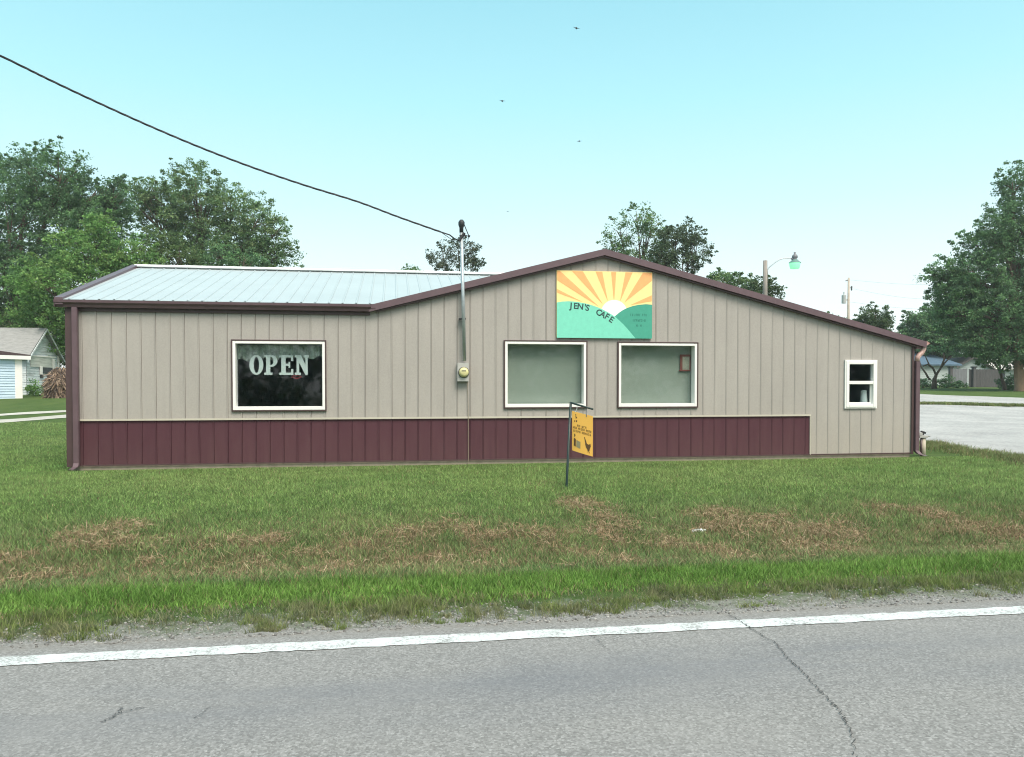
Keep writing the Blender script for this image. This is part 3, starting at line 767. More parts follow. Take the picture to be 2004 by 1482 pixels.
def marks(rnd, x0, x1, z0, h, words):
    """faded unreadable small print: short upright and level strokes set out like words; returns rectangles (x0, z0, x1, z1)"""
    o = []; words_out = []; x = x0; tot = sum(words) + .7 * (len(words) - 1); u = (x1 - x0) / tot
    for w in words:
        for k in range(w):
            o.append((x + .12 * u, z0, x + .32 * u, z0 + h))
            if rnd.random() < .6: o.append((x + .62 * u, z0, x + .80 * u, z0 + h))
            if rnd.random() < .6: o.append((x + .33 * u, z0 + h * .8, x + .8 * u, z0 + h))
            if rnd.random() < .5: o.append((x + .33 * u, z0 + h * .4, x + .61 * u, z0 + h * .6))
            if rnd.random() < .5: o.append((x + .33 * u, z0, x + .61 * u, z0 + h * .18))
            x += u
        x += .7 * u; words_out.append(o); o = []
    return words_out
rnd = random.Random(5); M['faded'] = paint('sign_faded_print', (.030, .165, .13))
for (xa_, xb_, y_, words) in ((1452, 1775, 925, [6, 3]), (1500, 1748, 1030, [8]), (1560, 1690, 1128, [2, 2])):
    X0, Z0 = sp2(xa_, y_); X1, _ = sp2(xb_, y_)
    for word in marks(rnd, X0, X1, Z0, .043, words):
      mb = MB()
      for r in word: mb.poly([(ax + r[0], yl + .0016, az + r[1]), (ax + r[2], yl + .0016, az + r[1]), (ax + r[2], yl + .0016, az + r[3]), (ax + r[0], yl + .0016, az + r[3])])
      mb.build('print_word', M['faded'], sign)


# ------------------------------------------------------------------ electric service
ym = YF - .11
ptop, pbot = on_y(903, 452, ym), on_y(909, 706, ym)
meter = thing('electric_meter', (pbot.x, ym, on_y(906, 748, ym).z), 'grey electric meter box with round dial and tall steel mast on the wall', 'meter')
MB().tube([pbot, ptop], .032, 14).build('mast', M['galv'], meter, smooth=True)
wh = MB(); t0 = on_y(902, 430, ym)
wh.tube([ptop + Vector((0, 0, -.02)), ptop + Vector((0, 0, .06)), (ptop.x, ym - .01, t0.z - .09), (ptop.x, ym - .02, t0.z - .04), (ptop.x, ym - .02, t0.z)], [.036, .036, .055, .056, .03], 14)
wh.build('weatherhead', mat('weatherhead_metal', (.022, .028, .034), .6), meter, smooth=True)
cl = MB(); q = on_y(905, 623, ym); cl.box(q.x - .06, q.x + .06, ym - .012, YF - .018, q.z - .012, q.z + .012); cl.build('clamp', M['black'], meter); cl = MB()
q = on_y(904, 461, ym); cl.box(q.x - .045, q.x + .085, ym - .03, ym - .0, q.z - .012, q.z + .012); cl.tube([(q.x - .05, ym - .015, q.z - .09), (q.x + .04, ym - .015, q.z + .05)], .03, 8)
cl.build('clamp', M['black'], meter)
a = on_y(895, 709, YF - .12); b = on_y(917.5, 748, YF - .12)
MB().box(a.x, b.x, YF - .12, YF - .0185, b.z, a.z).build('meter_box', M['meter_grey'], meter, bevel=.008)
c0 = on_y(907.5, 728, YF - .12); dl = MB()
dl.tube([(c0.x, YF - .119, c0.z), (c0.x, YF - .15, c0.z), (c0.x, YF - .185, c0.z), (c0.x, YF - .2, c0.z)], [.088, .085, .075, .045], 24)
dial = dl.build('dial', M['meter_face'], meter, smooth=True)
rg = MB(); rg.tube([(c0.x + .09 * math.cos(k * math.pi / 16), YF - .128, c0.z + .09 * math.sin(k * math.pi / 16)) for k in range(33)], .008, 6); rg.box(c0.x - .045, c0.x + .035, YF - .203, YF - .2005, c0.z + .018, c0.z + .034)
put(rg.build('dial_ring', mat('meter_ring', (.09, .09, .085), .4)), dial)
gw = MB(); q0 = on_y(915, 748, YF - .03); gw.tube([(q0.x, YF - .03, b.z + .005), (q0.x + .01, YF - .03, 1.0), (q0.x + .012, YF - .035, .4), (q0.x + .012, YF - .03, -.02)], .006, 6)
gw.build('ground_wire', mat('wire_tan', (.25, .21, .16), .6), meter)
dlp = MB(); q1 = on_y(908.5, 439, ym); q2 = on_y(917.5, 461, ym - .1); q3 = on_y(914, 478, ym - .06); q4 = on_y(906, 486, ym)
dlp.tube([q1, q1.lerp(q2, .5), q2], .0085, 6); dlp.tube([q2, q3, q4], .006, 6); dlp.tube([q2 + Vector((-.02, 0, .012)), q2 + Vector((.02, 0, -.012))], .02, 8)
dlp.build('drip_loop', M['black'], meter, smooth=True)
# service cable from the street pole out of frame to the mast
pix = [(-900, -330, 6.2), (-400, -84, 8.2), (0, 108, 10.0), (100, 157, 10.5), (200, 204, 10.95), (300, 249, 11.35), (400, 291, 11.7), (500, 329, 12.1), (600, 363, 12.45), (700, 394, 12.8), (780, 424, 13.05), (862, 453, 13.25)]
P = [at_depth(*q) for q in pix]
def smooth_path(P, n=10):
    o = []
    for i in range(len(P) - 1):
        a, b, c, d = P[max(i-1, 0)], P[i], P[i+1], P[min(i+2, len(P)-1)]
        for k in range(n):
            t = k / n
            o.append(.5 * ((2 * b) + (c - a) * t + (2 * a - 5 * b + 4 * c - d) * t * t + (3 * b - a - 3 * c + d) * t ** 3))
    o.append(P[-1]); return o
SPt = smooth_path(P, 22); cab = thing('service_cable', SPt[-1], 'twisted black overhead service cable sagging down to the mast', 'cable')
for ph in (0, 2.1, 4.2):
    mb = MB(); mb.tube([p + Vector((0, .007 * math.sin(i * .4 + ph), .007 * math.cos(i * .4 + ph))) for i, p in enumerate(SPt)], .0095, 6)
    mb.build('strand', M['black'], cab, smooth=True)
mb = MB(); e = SPt[-1]
mb.tube([e, on_y(880, 459, ym - .05), on_y(889, 466, ym - .03), on_y(901, 472, ym)], .012, 6); mb.tube([e, on_y(884, 468, ym - .1), on_y(900, 484, ym - .05), on_y(906, 486, ym)], .006, 6)
mb.build('splice', M['black'], cab, smooth=True)

# ------------------------------------------------------------------ yard sign
gb = on_ground(1108.5, 955); gdep = (gb - CPOS).dot(CROT @ Vector((0, 0, -1)))
top = at_depth(1117, 789, gdep)
yp = thing('sign_post', gb, 'dark green garden sign post with a drooping arm leaning in the lawn', 'post')
MB().tube([gb + Vector((0, 0, -.15)), gb, top], .017, 10).build('post', M['post_green'], yp, smooth=True)
AD = Vector((math.cos(R(42)), -math.sin(R(42)), 0))
end = top + AD * .34 + Vector((0, 0, -.085)); ar = MB(); ar.tube([top - AD * .01, end], .013, 8); ar.build('arm', M['post_green'], yp, smooth=True)
bt = top + AD * .02 + Vector((0, 0, -.115)); sgn_w = .315; drop = .062; sgn_h = .535
fl = thing('hanging_sign', bt, 'small yellow printed sign with a rooster hanging askew from the green post', 'sign')
def FP(u, v, o=0.0):                              # u to the right, v down, o proud of the face
    nrm = Vector((-AD.y, AD.x, 0)) * -1
    bow = .012 * math.sin(u * math.pi) * (v)
    return bt + AD * (u * sgn_w) + Vector((0, 0, -v * sgn_h - u * drop * (1 + .12 * v))) + nrm * (o + bow)
mb = MB(); nu, nv = 8, 12
for o_ in (0.0, -.004):
    for i in range(nu):
        for j in range(nv):
            mb.poly([FP(i / nu, j / nv, o_), FP((i + 1) / nu, j / nv, o_), FP((i + 1) / nu, (j + 1) / nv, o_), FP(i / nu, (j + 1) / nv, o_)])
for i in range(nu): mb.poly([FP(i / nu, 0, 0), FP((i+1) / nu, 0, 0), FP((i+1) / nu, 0, -.004), FP(i / nu, 0, -.004)]); mb.poly([FP(i / nu, 1, 0), FP((i+1) / nu, 1, 0), FP((i+1) / nu, 1, -.004), FP(i / nu, 1, -.004)])
for j in range(nv): mb.poly([FP(0, j / nv, 0), FP(0, (j+1) / nv, 0), FP(0, (j+1) / nv, -.004), FP(0, j / nv, -.004)]); mb.poly([FP(1, j / nv, 0), FP(1, (j+1) / nv, 0), FP(1, (j+1) / nv, -.004), FP(1, j / nv, -.004)])
mb.build('panel', M['yellow'], fl)
NRMO = .0022
def onflag(mb, pts): mb.poly([FP(u, v, NRMO) for u, v in pts])
rnd = random.Random(9)
for (u0, u1, v, h, words) in ((.26, .72, .305, .052, [2, 3]), (.05, .95, .375, .054, [3, 5, 4]), (.07, .93, .455, .054, [5, 6])):
    for word in marks(rnd, u0, u1, 0, h, words):
      mb = MB()
      for r in word: onflag(mb, [(r[0], v + h - r[1]), (r[2], v + h - r[1]), (r[2], v + h - r[3]), (r[0], v + h - r[3])])
      mb.build('print_word', M['print_dark'], fl)
mb = MB()
# rooster: raised neck and tail round a plump body on thin legs
for nm, PL in (('rooster_print', ([(.60,.58),(.63,.57),(.70,.66),(.74,.72),(.82,.735),(.90,.70),(.92,.76),(.88,.82),(.86,.88),(.84,.90),(.78,.905),(.76,.86),(.70,.82),(.665,.76),(.655,.70),(.625,.62)],
               [(.79,.905),(.805,.905),(.80,.945),(.785,.945)], [(.84,.90),(.855,.90),(.87,.94),(.855,.945)])),
        ('bottle_print', ([(.10,.665),(.125,.665),(.125,.86),(.10,.86)], [(.125,.67),(.20,.68),(.20,.875),(.125,.865)])),
        ('flame_print', ([(.12,.565),(.16,.55),(.18,.60),(.15,.64),(.12,.62)],)),
        ('sun_print', ([(.16,.05),(.22,.07),(.18,.10)], [(.17,.10),(.26,.13),(.20,.17)], [(.10,.24),(.16,.20),(.13,.265)], [(.20,.20),(.27,.21),(.24,.25),(.19,.24)]))):
    mb = MB()
    for P_ in PL: onflag(mb, P_)
    mb.build(nm, M['print_dark'], fl)
mb = MB(); onflag(mb, [(.23,.70),(.43,.725),(.43,.90),(.23,.875)])
mb.build('picture', M['print_grey'], fl)
mb = MB(); u1 = FP(.16, .01); u2 = FP(.72, .06)
mb.tube([u1, u1.lerp(top + AD * .10 + Vector((0, 0, -.03)), .5) + AD * .01, top + AD * .10 + Vector((0, 0, -.03))], .004, 6)
mb.build('hook', M['white'], fl)
mb = MB(); mb.tube([u2, u2 + Vector((0, 0, .05)) - AD * .01, top + AD * .24 + Vector((0, 0, -.065))], .005, 6); mb.build('hook', mat('hook_grey', (.12, .14, .18), .5), fl)

# ------------------------------------------------------------------ standpipe by the right corner
p = on_y(1806, 893, YF + .18); p = Vector((p.x, p.y, float(gz(p.x, p.y))))
hy = thing('standpipe', p, 'short pale standpipe with a dark valve handle at the right corner of the cafe', 'standpipe')
M['tan_pipe'] = mat('tan_pipe', (.45, .40, .32), .6, var=.15)
MB().tube([p + Vector((0, 0, -.05)), p + Vector((0, 0, .36))], [.055, .05], 12).build('pipe', M['tan_pipe'], hy, smooth=True)
MB().tube([p + Vector((-.06, -.03, -.05)), p + Vector((-.06, -.03, .36))], .018, 8).build('riser', M['brown_dark'], hy, smooth=True)
mb = MB(); mb.box(p.x - .13, p.x + .06, p.y - .07, p.y + .06, p.z + .36, p.z + .41); mb.box(p.x - .13, p.x - .05, p.y - .06, p.y + .05, p.z + .41, p.z + .47); mb.tube([p + Vector((.06, 0, .40)), p + Vector((.16, 0, .385))], .012, 6)
mb.build('valve_body', M['meter_grey'], hy, bevel=.008)
mb = MB(); mb.tube([p + Vector((-.0, 0, .41)), p + Vector((.01, 0, .46))], .012, 6); mb.tube([p + Vector((-.05, 0, .49)), p + Vector((.0, 0, .475)), p + Vector((.05, 0, .455))], [.014, .02, .022], 8)
mb.build('handle', M['black'], hy, smooth=True)

# ------------------------------------------------------------------ trees and shrubs
def leaves(centers, radii, per, size, colors, seed, flat=.6, name='crown', parent=None, aspect=.55):
    r = np.random.default_rng(seed)
    nC = len(centers); tot = nC * per
    c = np.repeat(centers, per, 0); rad = np.repeat(radii, per)
    d = r.normal(size=(tot, 3)); d *= (r.random((tot, 1)) ** .5) / np.linalg.norm(d, axis=1, keepdims=True)
    d[:, 2] *= flat
    pos = c + d * rad[:, None]
    # drooping sprays: leaf axes lie loosely along the outward direction of their clump
    ax_ = d / (np.linalg.norm(d, axis=1, keepdims=True) + 1e-6) + r.normal(size=(tot, 3)) * .6; ax_[:, 2] -= .25
    ax_ /= np.linalg.norm(ax_, axis=1, keepdims=True)
    up = r.normal(size=(tot, 3)) * .75 + np.array([0, 0, 1.0]); sd = np.cross(ax_, up); sd /= np.linalg.norm(sd, axis=1, keepdims=True) + 1e-6
    L = size * (.6 + .8 * r.random(tot)); Wd = L * aspect * (.7 + .6 * r.random(tot))
    a = pos - ax_ * L[:, None] * .5; b = pos + sd * Wd[:, None] * .5; e = pos + ax_ * L[:, None] * .5; f = pos - sd * Wd[:, None] * .5
    V = np.stack([a, b, e, f], 1).reshape(-1, 3)
    q = np.arange(tot * 4).reshape(-1, 4)
    base = np.array(colors)[r.integers(0, len(colors), nC)]
    base = base * (.8 + .4 * r.random((nC, 1)))
    cc = np.repeat(base, per, 0) * (.75 + .5 * r.random((tot, 1)))
    return np_mesh(name, V, quads=q, col=np.repeat(cc, 4, 0), mat=M['leaf'], parent=parent)
GREEN_DARK = [(0.119, 0.229, 0.107), (0.138, 0.264, 0.111), (0.107, 0.196, 0.102)]
GREEN_MID = [(0.147, 0.254, 0.117), (0.169, 0.280, 0.118), (0.127, 0.223, 0.106), (0.189, 0.269, 0.118)]
GREEN_LIT = [(0.159, 0.306, 0.092), (0.184, 0.342, 0.102), (0.124, 0.249, 0.083), (0.213, 0.342, 0.109)]
def tree(name, label, depth, lobes, base_px, seed, cols, group='trees behind the cafe', dens=1.0, leaf=.165, trunk_r=.25, barkm=None, clump=.55, per=44, fork=.35, shell=.55, twigs=True):
    base2 = at_depth(base_px, 752, depth); base = Vector((base2.x, base2.y, float(gz(base2.x, base2.y))))
    T = thing(name, base, label, 'tree', group)
    r = np.random.default_rng(seed)
    k = depth / FPX; right = CROT @ Vector((1, 0, 0)); fwd = Vector((math.sin(TH), math.cos(TH), 0))
    C, RR, tips = [], [], []
    for (px, py, rx_, ry_) in lobes:
        c = at_depth(px, py, depth); a, b = rx_ * k, ry_ * k; dd = (a + b) / 2
        c = c + fwd * float(r.uniform(-.45, .45)) * dd
        n = max(4, int(dens * 2.3 * (a * b + a * dd + b * dd) / clump ** 2))
        d = r.normal(size=(n, 3)); d /= np.linalg.norm(d, axis=1, keepdims=True)
        rad = (shell + (1 - shell) * r.random(n)) ** .8
        # ragged outline: some clumps pushed out, many pulled in
        rad *= .80 + .36 * r.random(n)
        P_ = d * rad[:, None]
        pw = np.array(right)[None] * P_[:, 0:1] * a + np.array(fwd)[None] * P_[:, 1:2] * dd + np.array((0, 0, 1.0))[None] * P_[:, 2:3] * b
        C.append(np.array(c)[None] + pw); RR.append(np.full(n, clump) * (.6 + .7 * r.random(n))); tips.append((c, a, b))
    C = np.concatenate(C); RR = np.concatenate(RR)
    # a loose fringe of small sprays outside the lobes
    nf = int(len(C) * .42); idx = r.integers(0, len(C), nf); ctr = C.mean(0)
    o_ = C[idx] - ctr; o_ /= np.linalg.norm(o_, axis=1, keepdims=True) + 1e-6
    C = np.concatenate([C, C[idx] + o_ * (RR[idx] * (.5 + .75 * r.random(nf)))[:, None] + np.array([0, 0, .15]) * RR[idx][:, None] * r.random((nf, 1))]); RR = np.concatenate([RR, RR[idx] * (.3 + .25 * r.random(nf))])
    keep = C[:, 2] > gz(C[:, 0], C[:, 1]) + .3
    C, RR = C[keep], RR[keep]
    leaves(C, RR, per, leaf, cols, seed + 1, parent=T)
    zmin = min(c.z - b * .6 for c, a, b in tips)
    cen = Vector((float(C[:, 0].mean()), float(C[:, 1].mean()), 0))
    fk = Vector((base.x * .6 + cen.x * .4, base.y * .6 + cen.y * .4, max(base.z + 1.2, base.z + (max(c.z for c, a, b in tips) - base.z) * fork)))
    mb = MB(); mb.tube([base + Vector((0, 0, -.3)), base + Vector((0, 0, .25)), base.lerp(fk, .5), fk], [trunk_r * 1.5, trunk_r * 1.05, trunk_r * .9, trunk_r * .8], 10)
    lm = mb if barkm is None else MB()
    for c, a, b in tips:
        m1 = fk.lerp(c, .5) + Vector((r.uniform(-.3, .3), r.uniform(-.3, .3), .15 * (c - fk).length * r.uniform(0, 1)))
        end = c + (c - fk).normalized() * min(a, b) * .5
        lm.tube([fk, m1, c, end], [trunk_r * .55, trunk_r * .32, trunk_r * .18, trunk_r * .05], 7)
        if twigs:
            for _ in range(7):
                v = Vector(r.normal(size=3)).normalized(); v.z = abs(v.z) * .8
                s0 = m1.lerp(c, r.uniform(.2, 1)); e0 = c + Vector((v.x * a, v.y * a, v.z * b)) * .85
                lm.tube([s0, s0.lerp(e0, .5) + Vector((0, 0, .15 * a)), e0], [trunk_r * .14, trunk_r * .09, trunk_r * .025], 5)
    mb.build('trunk', barkm or M['bark'], T, smooth=True)
    if barkm: lm.build('limbs', M['bark'], T, smooth=True)
    return T
tree('broadleaf_tree', 'tall dark green tree at the far left edge behind the white garage', 55, [(-70, 400, 110, 120), (40, 345, 85, 70), (120, 355, 75, 62), (175, 390, 62, 52), (20, 440, 120, 90), (130, 450, 100, 80), (222, 410, 34, 42), (-60, 560, 110, 120), (30, 560, 90, 80), (232, 385, 32, 40), (95, 540, 70, 60), (10, 620, 110, 60), (190, 450, 60, 50)], 45, 21, GREEN_DARK, dens=1.0, trunk_r=.4)
tree('broadleaf_tree', 'wide olive green tree with visible limbs above the wing roof ridge', 60, [(385, 375, 60, 60), (325, 395, 62, 50), (450, 410, 60, 52), (500, 440, 50, 50), (545, 455, 38, 34), (420, 460, 80, 45), (290, 430, 50, 50), (548, 500, 40, 30), (470, 490, 60, 40), (360, 450, 50, 50), (262, 395, 40, 44), (300, 380, 36, 36), (400, 420, 80, 50), (500, 500, 60, 36), (440, 500, 60, 40)], 400, 33, GREEN_MID, dens=.85, trunk_r=.32, clump=.5, per=36)
tree('broadleaf_tree', 'brighter yellow green tree standing in front of the dark trees left of the wing roof', 47, [(170, 500, 70, 62), (110, 570, 62, 80), (235, 500, 55, 52), (195, 440, 38, 26), (190, 590, 110, 80), (100, 640, 55, 70), (270, 540, 60, 50)], 180, 45, GREEN_LIT, dens=1.05, trunk_r=.25)
tree('broadleaf_tree', 'rounded mid green tree between the bright tree and the wide olive tree', 50, [(310, 480, 48, 42), (350, 510, 38, 40), (300, 530, 70, 50)], 310, 47, [(.10, .165, .065), (.12, .185, .07)], dens=1.0, trunk_r=.2)
tree('broadleaf_tree', 'low dark tree just above the wing roof under the wide olive tree', 52, [(430, 505, 48, 34), (480, 515, 40, 28), (400, 530, 40, 30)], 440, 51, GREEN_DARK, dens=.9, trunk_r=.2)
tree('broadleaf_tree', 'leafy bush tree directly behind the white garage roof', 52, [(20, 640, 70, 34), (95, 660, 42, 60), (125, 700, 30, 60), (-60, 640, 60, 50)], 100, 57, [(.115, .18, .07), (.08, .13, .06)], dens=1.1, trunk_r=.15)
tree('ragged_tree', 'small ragged tree poking up behind the service mast', 62, [(897, 490, 42, 26), (866, 500, 32, 26), (930, 500, 22, 26), (900, 520, 50, 22)], 900, 61, [(.08, .12, .075), (.105, .125, .085)], dens=.6, trunk_r=.14, clump=.38, per=20)
tree('ragged_tree', 'tiny treetop showing just over the wing ridge left of the mast', 66, [(800, 528, 16, 8), (825, 532, 14, 9)], 812, 63, GREEN_MID, dens=.8, trunk_r=.08, clump=.35, per=18, twigs=False)
tree('broadleaf_tree', 'airy taller tree rising just right of the gable peak', 58, [(1245, 430, 38, 32), (1215, 455, 34, 26), (1275, 440, 30, 26), (1260, 475, 46, 34), (1205, 480, 34, 16), (1250, 505, 50, 26), (1298, 478, 26, 30), (1290, 505, 36, 28)], 1255, 71, GREEN_MID, dens=.55, trunk_r=.2, clump=.42, per=22)
tree('broadleaf_tree', 'denser rounded tree behind the gable beside the airy taller tree', 56, [(1345, 455, 34, 26), (1318, 476, 38, 38), (1300, 500, 32, 30), (1362, 488, 25, 34), (1335, 515, 42, 26)], 1335, 77, [(.082, .125, .072), (.10, .148, .08)], dens=.95, trunk_r=.2, clump=.42, per=26)
tree('broadleaf_tree', 'low pale green treetop over the right roof slope left of the street lamp', 56, [(1415, 548, 34, 18), (1450, 560, 34, 20), (1390, 556, 22, 16)], 1420, 81, GREEN_MID, dens=.9, trunk_r=.12, clump=.36)
tree('broadleaf_tree', 'low treetop directly behind the street lamp pole', 52, [(1490, 558, 24, 18), (1512, 572, 18, 20), (1475, 572, 26, 20)], 1490, 83, [(.095, .15, .075), (.115, .165, .085)], dens=.9, trunk_r=.12, clump=.36)
tree('broadleaf_tree', 'small round treetop just right of the utility pole', 66, [(1708, 620, 30, 22), (1690, 630, 20, 18), (1728, 632, 20, 18), (1705, 645, 40, 22)], 1708, 85, [(.12, .185, .082), (.10, .155, .075)], dens=.9, trunk_r=.12, clump=.42)
tree('broadleaf_tree', 'very low treetop on the roof slope left of the utility pole', 70, [(1630, 622, 14, 8), (1648, 628, 12, 8)], 1640, 87, GREEN_MID, dens=.9, trunk_r=.08, clump=.36, per=18, twigs=False)
tree('broadleaf_tree', 'dark rounded tree standing over the blue roofed house', 84, [(1795, 640, 34, 32), (1850, 630, 46, 40), (1890, 640, 44, 46), (1830, 668, 66, 30), (1800, 675, 40, 18)], 1850, 91, GREEN_DARK, 'trees around the right houses', dens=1.9, trunk_r=.3, clump=.6, leaf=.24)
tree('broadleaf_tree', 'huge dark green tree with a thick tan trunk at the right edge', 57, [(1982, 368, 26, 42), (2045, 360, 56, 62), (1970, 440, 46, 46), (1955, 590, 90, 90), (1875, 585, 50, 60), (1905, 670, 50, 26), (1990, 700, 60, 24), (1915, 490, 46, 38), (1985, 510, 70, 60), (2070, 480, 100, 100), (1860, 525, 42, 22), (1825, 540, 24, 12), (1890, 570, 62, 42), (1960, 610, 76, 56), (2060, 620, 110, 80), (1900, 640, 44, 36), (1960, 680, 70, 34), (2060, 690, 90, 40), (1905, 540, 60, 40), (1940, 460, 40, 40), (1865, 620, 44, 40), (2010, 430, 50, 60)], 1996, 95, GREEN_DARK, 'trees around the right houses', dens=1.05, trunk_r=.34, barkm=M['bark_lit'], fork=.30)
tree('broadleaf_tree', 'slim multi stemmed tree in front of the dark wooden fence', 61, [(1950, 660, 30, 30), (1970, 690, 26, 26), (1925, 680, 30, 22)], 1966, 97, GREEN_MID, 'trees around the right houses', dens=.8, trunk_r=.14)
tree('broadleaf_tree', 'tree line crown closing the view behind the right houses', 105, [(1900, 680, 120, 50), (2060, 680, 100, 60), (1760, 700, 60, 34), (1980, 715, 80, 36)], 1900, 99, GREEN_DARK, 'trees around the right houses', dens=1.6, trunk_r=.3, clump=.8, leaf=.34)
# the bare forked sapling in front of the pale house
p = on_ground(1828, 757); sd = (p - CPOS).dot(CROT @ Vector((0, 0, -1)))
sd = 64.0; bb = at_depth(1828, 752, sd); p = Vector((bb.x, bb.y, float(gz(bb.x, bb.y))))
sp_t = thing('forked_sapling', p, 'small forked tree with bare dark stems before the pale house', 'tree')
mb = MB(); A = lambda x, y, d=0: at_depth(x, y, sd + d)
mb.tube([p + Vector((0, 0, -.2)), A(1829, 742), A(1832, 733)], [.26, .16, .12], 8)
for path in ([(1832,733),(1826,720),(1818,712),(1808,690)], [(1832,733),(1842,718),(1852,706),(1862,698)], [(1826,720),(1816,712),(1806,716)], [(1820,745),(1812,730),(1803,718),(1800,706)], [(1842,718),(1848,702),(1846,690)]):
    mb.tube([A(x, y, i * .2) for i, (x, y) in enumerate(path)], [.10, .08, .06, .03][:len(path)], 6)
mb.build('trunk', M['bark'], sp_t, smooth=True)
Cs = np.array([A(x, y, d) for x, y, d in ((1806,688,0),(1815,684,.5),(1862,694,0),(1848,686,.4),(1838,682,-.4),(1826,680,0),(1870,690,.5))]); leaves(Cs, np.full(len(Cs), .45), 30, .2, GREEN_DARK, 5, parent=sp_t)
# shrubs
def shrub(label, px, py, depth, w, h, cols, seed, group=None, n=26, leaf=.12):
    b0 = at_depth(px, 752, depth); b = Vector((b0.x, b0.y, float(gz(b0.x, b0.y)))); T = thing('shrub', b, label, 'shrub', group)
    r = np.random.default_rng(seed); d = r.normal(size=(n, 3)); d /= np.linalg.norm(d, axis=1, keepdims=True); d *= r.random((n, 1)) ** .4; d[:, 2] = abs(d[:, 2])
    C = np.array(b)[None] + d * np.array([w / 2, w / 2, h]) * .85 + np.array([0, 0, .1])
    leaves(C, np.full(n, .22 * w * .6 + .1), 34, leaf, cols, seed, parent=T, name='foliage')
    mb = MB()
    for k in range(5): mb.tube([b + Vector((0, 0, -.1)), Vector(C[k * 3 % n])], [.03, .012], 5)
    mb.build('stem', M['bark'], T)
shrub('weedy green bush growing against the white garage gable', 70, 770, 42, 1.1, 1.1, GREEN_LIT, 3, n=22)
shrub('dark low shrub under the pale wall at the far right', 1806, 750, 66, 2.2, .9, GREEN_DARK, 4, 'shrubs along the right houses', 24, .16)
shrub('dark green shrub between the sapling and the grey fence', 1852, 750, 67, 1.9, 1.3, GREEN_DARK, 5, 'shrubs along the right houses', 26, .16)
shrub('low dark shrub at the foot of the pale fence panel', 1876, 754, 67, 1.5, .6, GREEN_DARK, 6, 'shrubs along the right houses', 20, .16)
shrub('broad dark shrub between the fence end and the thick trunk', 1972, 754, 62, 2.0, 1.7, GREEN_DARK, 8, 'shrubs along the right houses', 40, .16)
shrub('dark shrub right of the thick tan trunk', 2030, 754, 64, 2.6, 1.6, GREEN_DARK, 9, 'shrubs along the right houses', 36, .16)

# ------------------------------------------------------------------ street lamp behind the roof
LD = 30.0
q = at_depth(1497, 600, LD); pb = Vector((q.x, q.y, float(gz(q.x, q.y)))); pt = at_depth(1497, 509.5, LD)
lamp = thing('street_lamp', pb, 'wooden pole street lamp with a curved arm and glowing mint green globe', 'street lamp')
MB().tube([pb + Vector((0, 0, -.3)), Vector((pb.x, pb.y, pt.z - 1.2)), Vector((pb.x, pb.y, pt.z))], [.105, .09, .082], 12).build('pole', M['pole'], lamp, smooth=True)
L = lambda x, y: at_depth(x, y, LD)
mb = MB(); mb.tube([L(1502, 537), L(1502, 528), L(1505, 523), L(1514, 515), L(1524, 508), L(1533, 505), L(1546, 505), L(1552, 506)], .022, 8); mb.build('arm', M['galv'], lamp, smooth=True)
hc = L(1555.5, 506); px_ = LD / FPX
mb = MB(); mb.lathe([(.09, -3 * px_), (.10, -1 * px_), (.065, 0), (.105, 2 * px_), (.11, 5 * px_), (.085, 8 * px_), (.04, 9 * px_), (.045, 13 * px_), (.0, 13.4 * px_)], hc, 16)
mb.tube([L(1548, 505), L(1553, 507)], [.03, .06], 8)
mb.build('lamp_head', mat('lamp_head_grey', (.16, .17, .19), .5, var=.3, vscale=8), lamp, smooth=True)
mb = MB(); mb.lathe([(.09, -1 * px_), (.15, -4 * px_), (.225, -7.2 * px_), (.232, -7.6 * px_), (.222, -7.8 * px_), (.14, -4.4 * px_), (.08, -1.8 * px_)], hc, 20)
mb.build('reflector', mat('lamp_reflector', (.12, .22, .20), .4), lamp, smooth=True)
gm = mat('lamp_globe', (.12, .38, .22), .3); gb_ = gm.node_tree.nodes['Principled BSDF']; gb_.inputs['Emission Color'].default_value = (.34, .95, .58, 1); gb_.inputs['Emission Strength'].default_value = .42
mb = MB(); mb.lathe([(.08, -3.4 * px_), (.19, -6.8 * px_), (.215, -9.5 * px_), (.20, -13 * px_), (.18, -17.5 * px_), (.165, -18.6 * px_), (.16, -19 * px_), (.0, -18.4 * px_)], hc, 24)
mb.build('globe', gm, lamp, smooth=True)

# utility pole far right with transformer and wires
UD = 66.0
q = at_depth(1660.5, 600, UD); pb = Vector((q.x, q.y, float(gz(q.x, q.y)))); pt = at_depth(1660.5, 543, UD); U = lambda x, y: at_depth(x, y, UD); k = UD / FPX
up = thing('utility_pole', pb, 'bare wooden utility pole with a grey transformer beyond the right roof slope', 'utility pole')
MB().tube([pb + Vector((0, 0, -.3)), Vector((pb.x, pb.y, pt.z))], [.16, .085], 10).build('pole', mat('pale_pole', (.42, .37, .31), .9, var=.2), up, smooth=True)
tc_ = U(1651.5, 593); mb = MB(); mb.lathe([(.0, 0), (.19, 0), (.19, 15.5 * k), (.17, 16.5 * k), (.05, 17 * k), (.05, 22 * k), (0, 22 * k)], tc_, 14); mb.box(tc_.x, pb.x, tc_.y - .04, tc_.y + .04, tc_.z + .25, tc_.z + .35)
mb.build('transformer', mat('transformer_grey', (.45, .47, .47), .5), up, smooth=False)
M['insul'] = mat('insulator_dark', (.10, .11, .12), .5); MB().tube([U(1660.5, 547), U(1655, 549)], .05, 6).build('insulator', M['insul'], up); mb = MB(); mb.tube([U(1660.5, 562), U(1666.5, 563)], .02, 5); mb.lathe([(.03, 0), (.07, .06), (.05, .2), (.09, .3), (.05, .4), (.0, .42)], U(1666.5, 568), 8)
mb.build('cutout_switch', M['insul'], up, smooth=True)
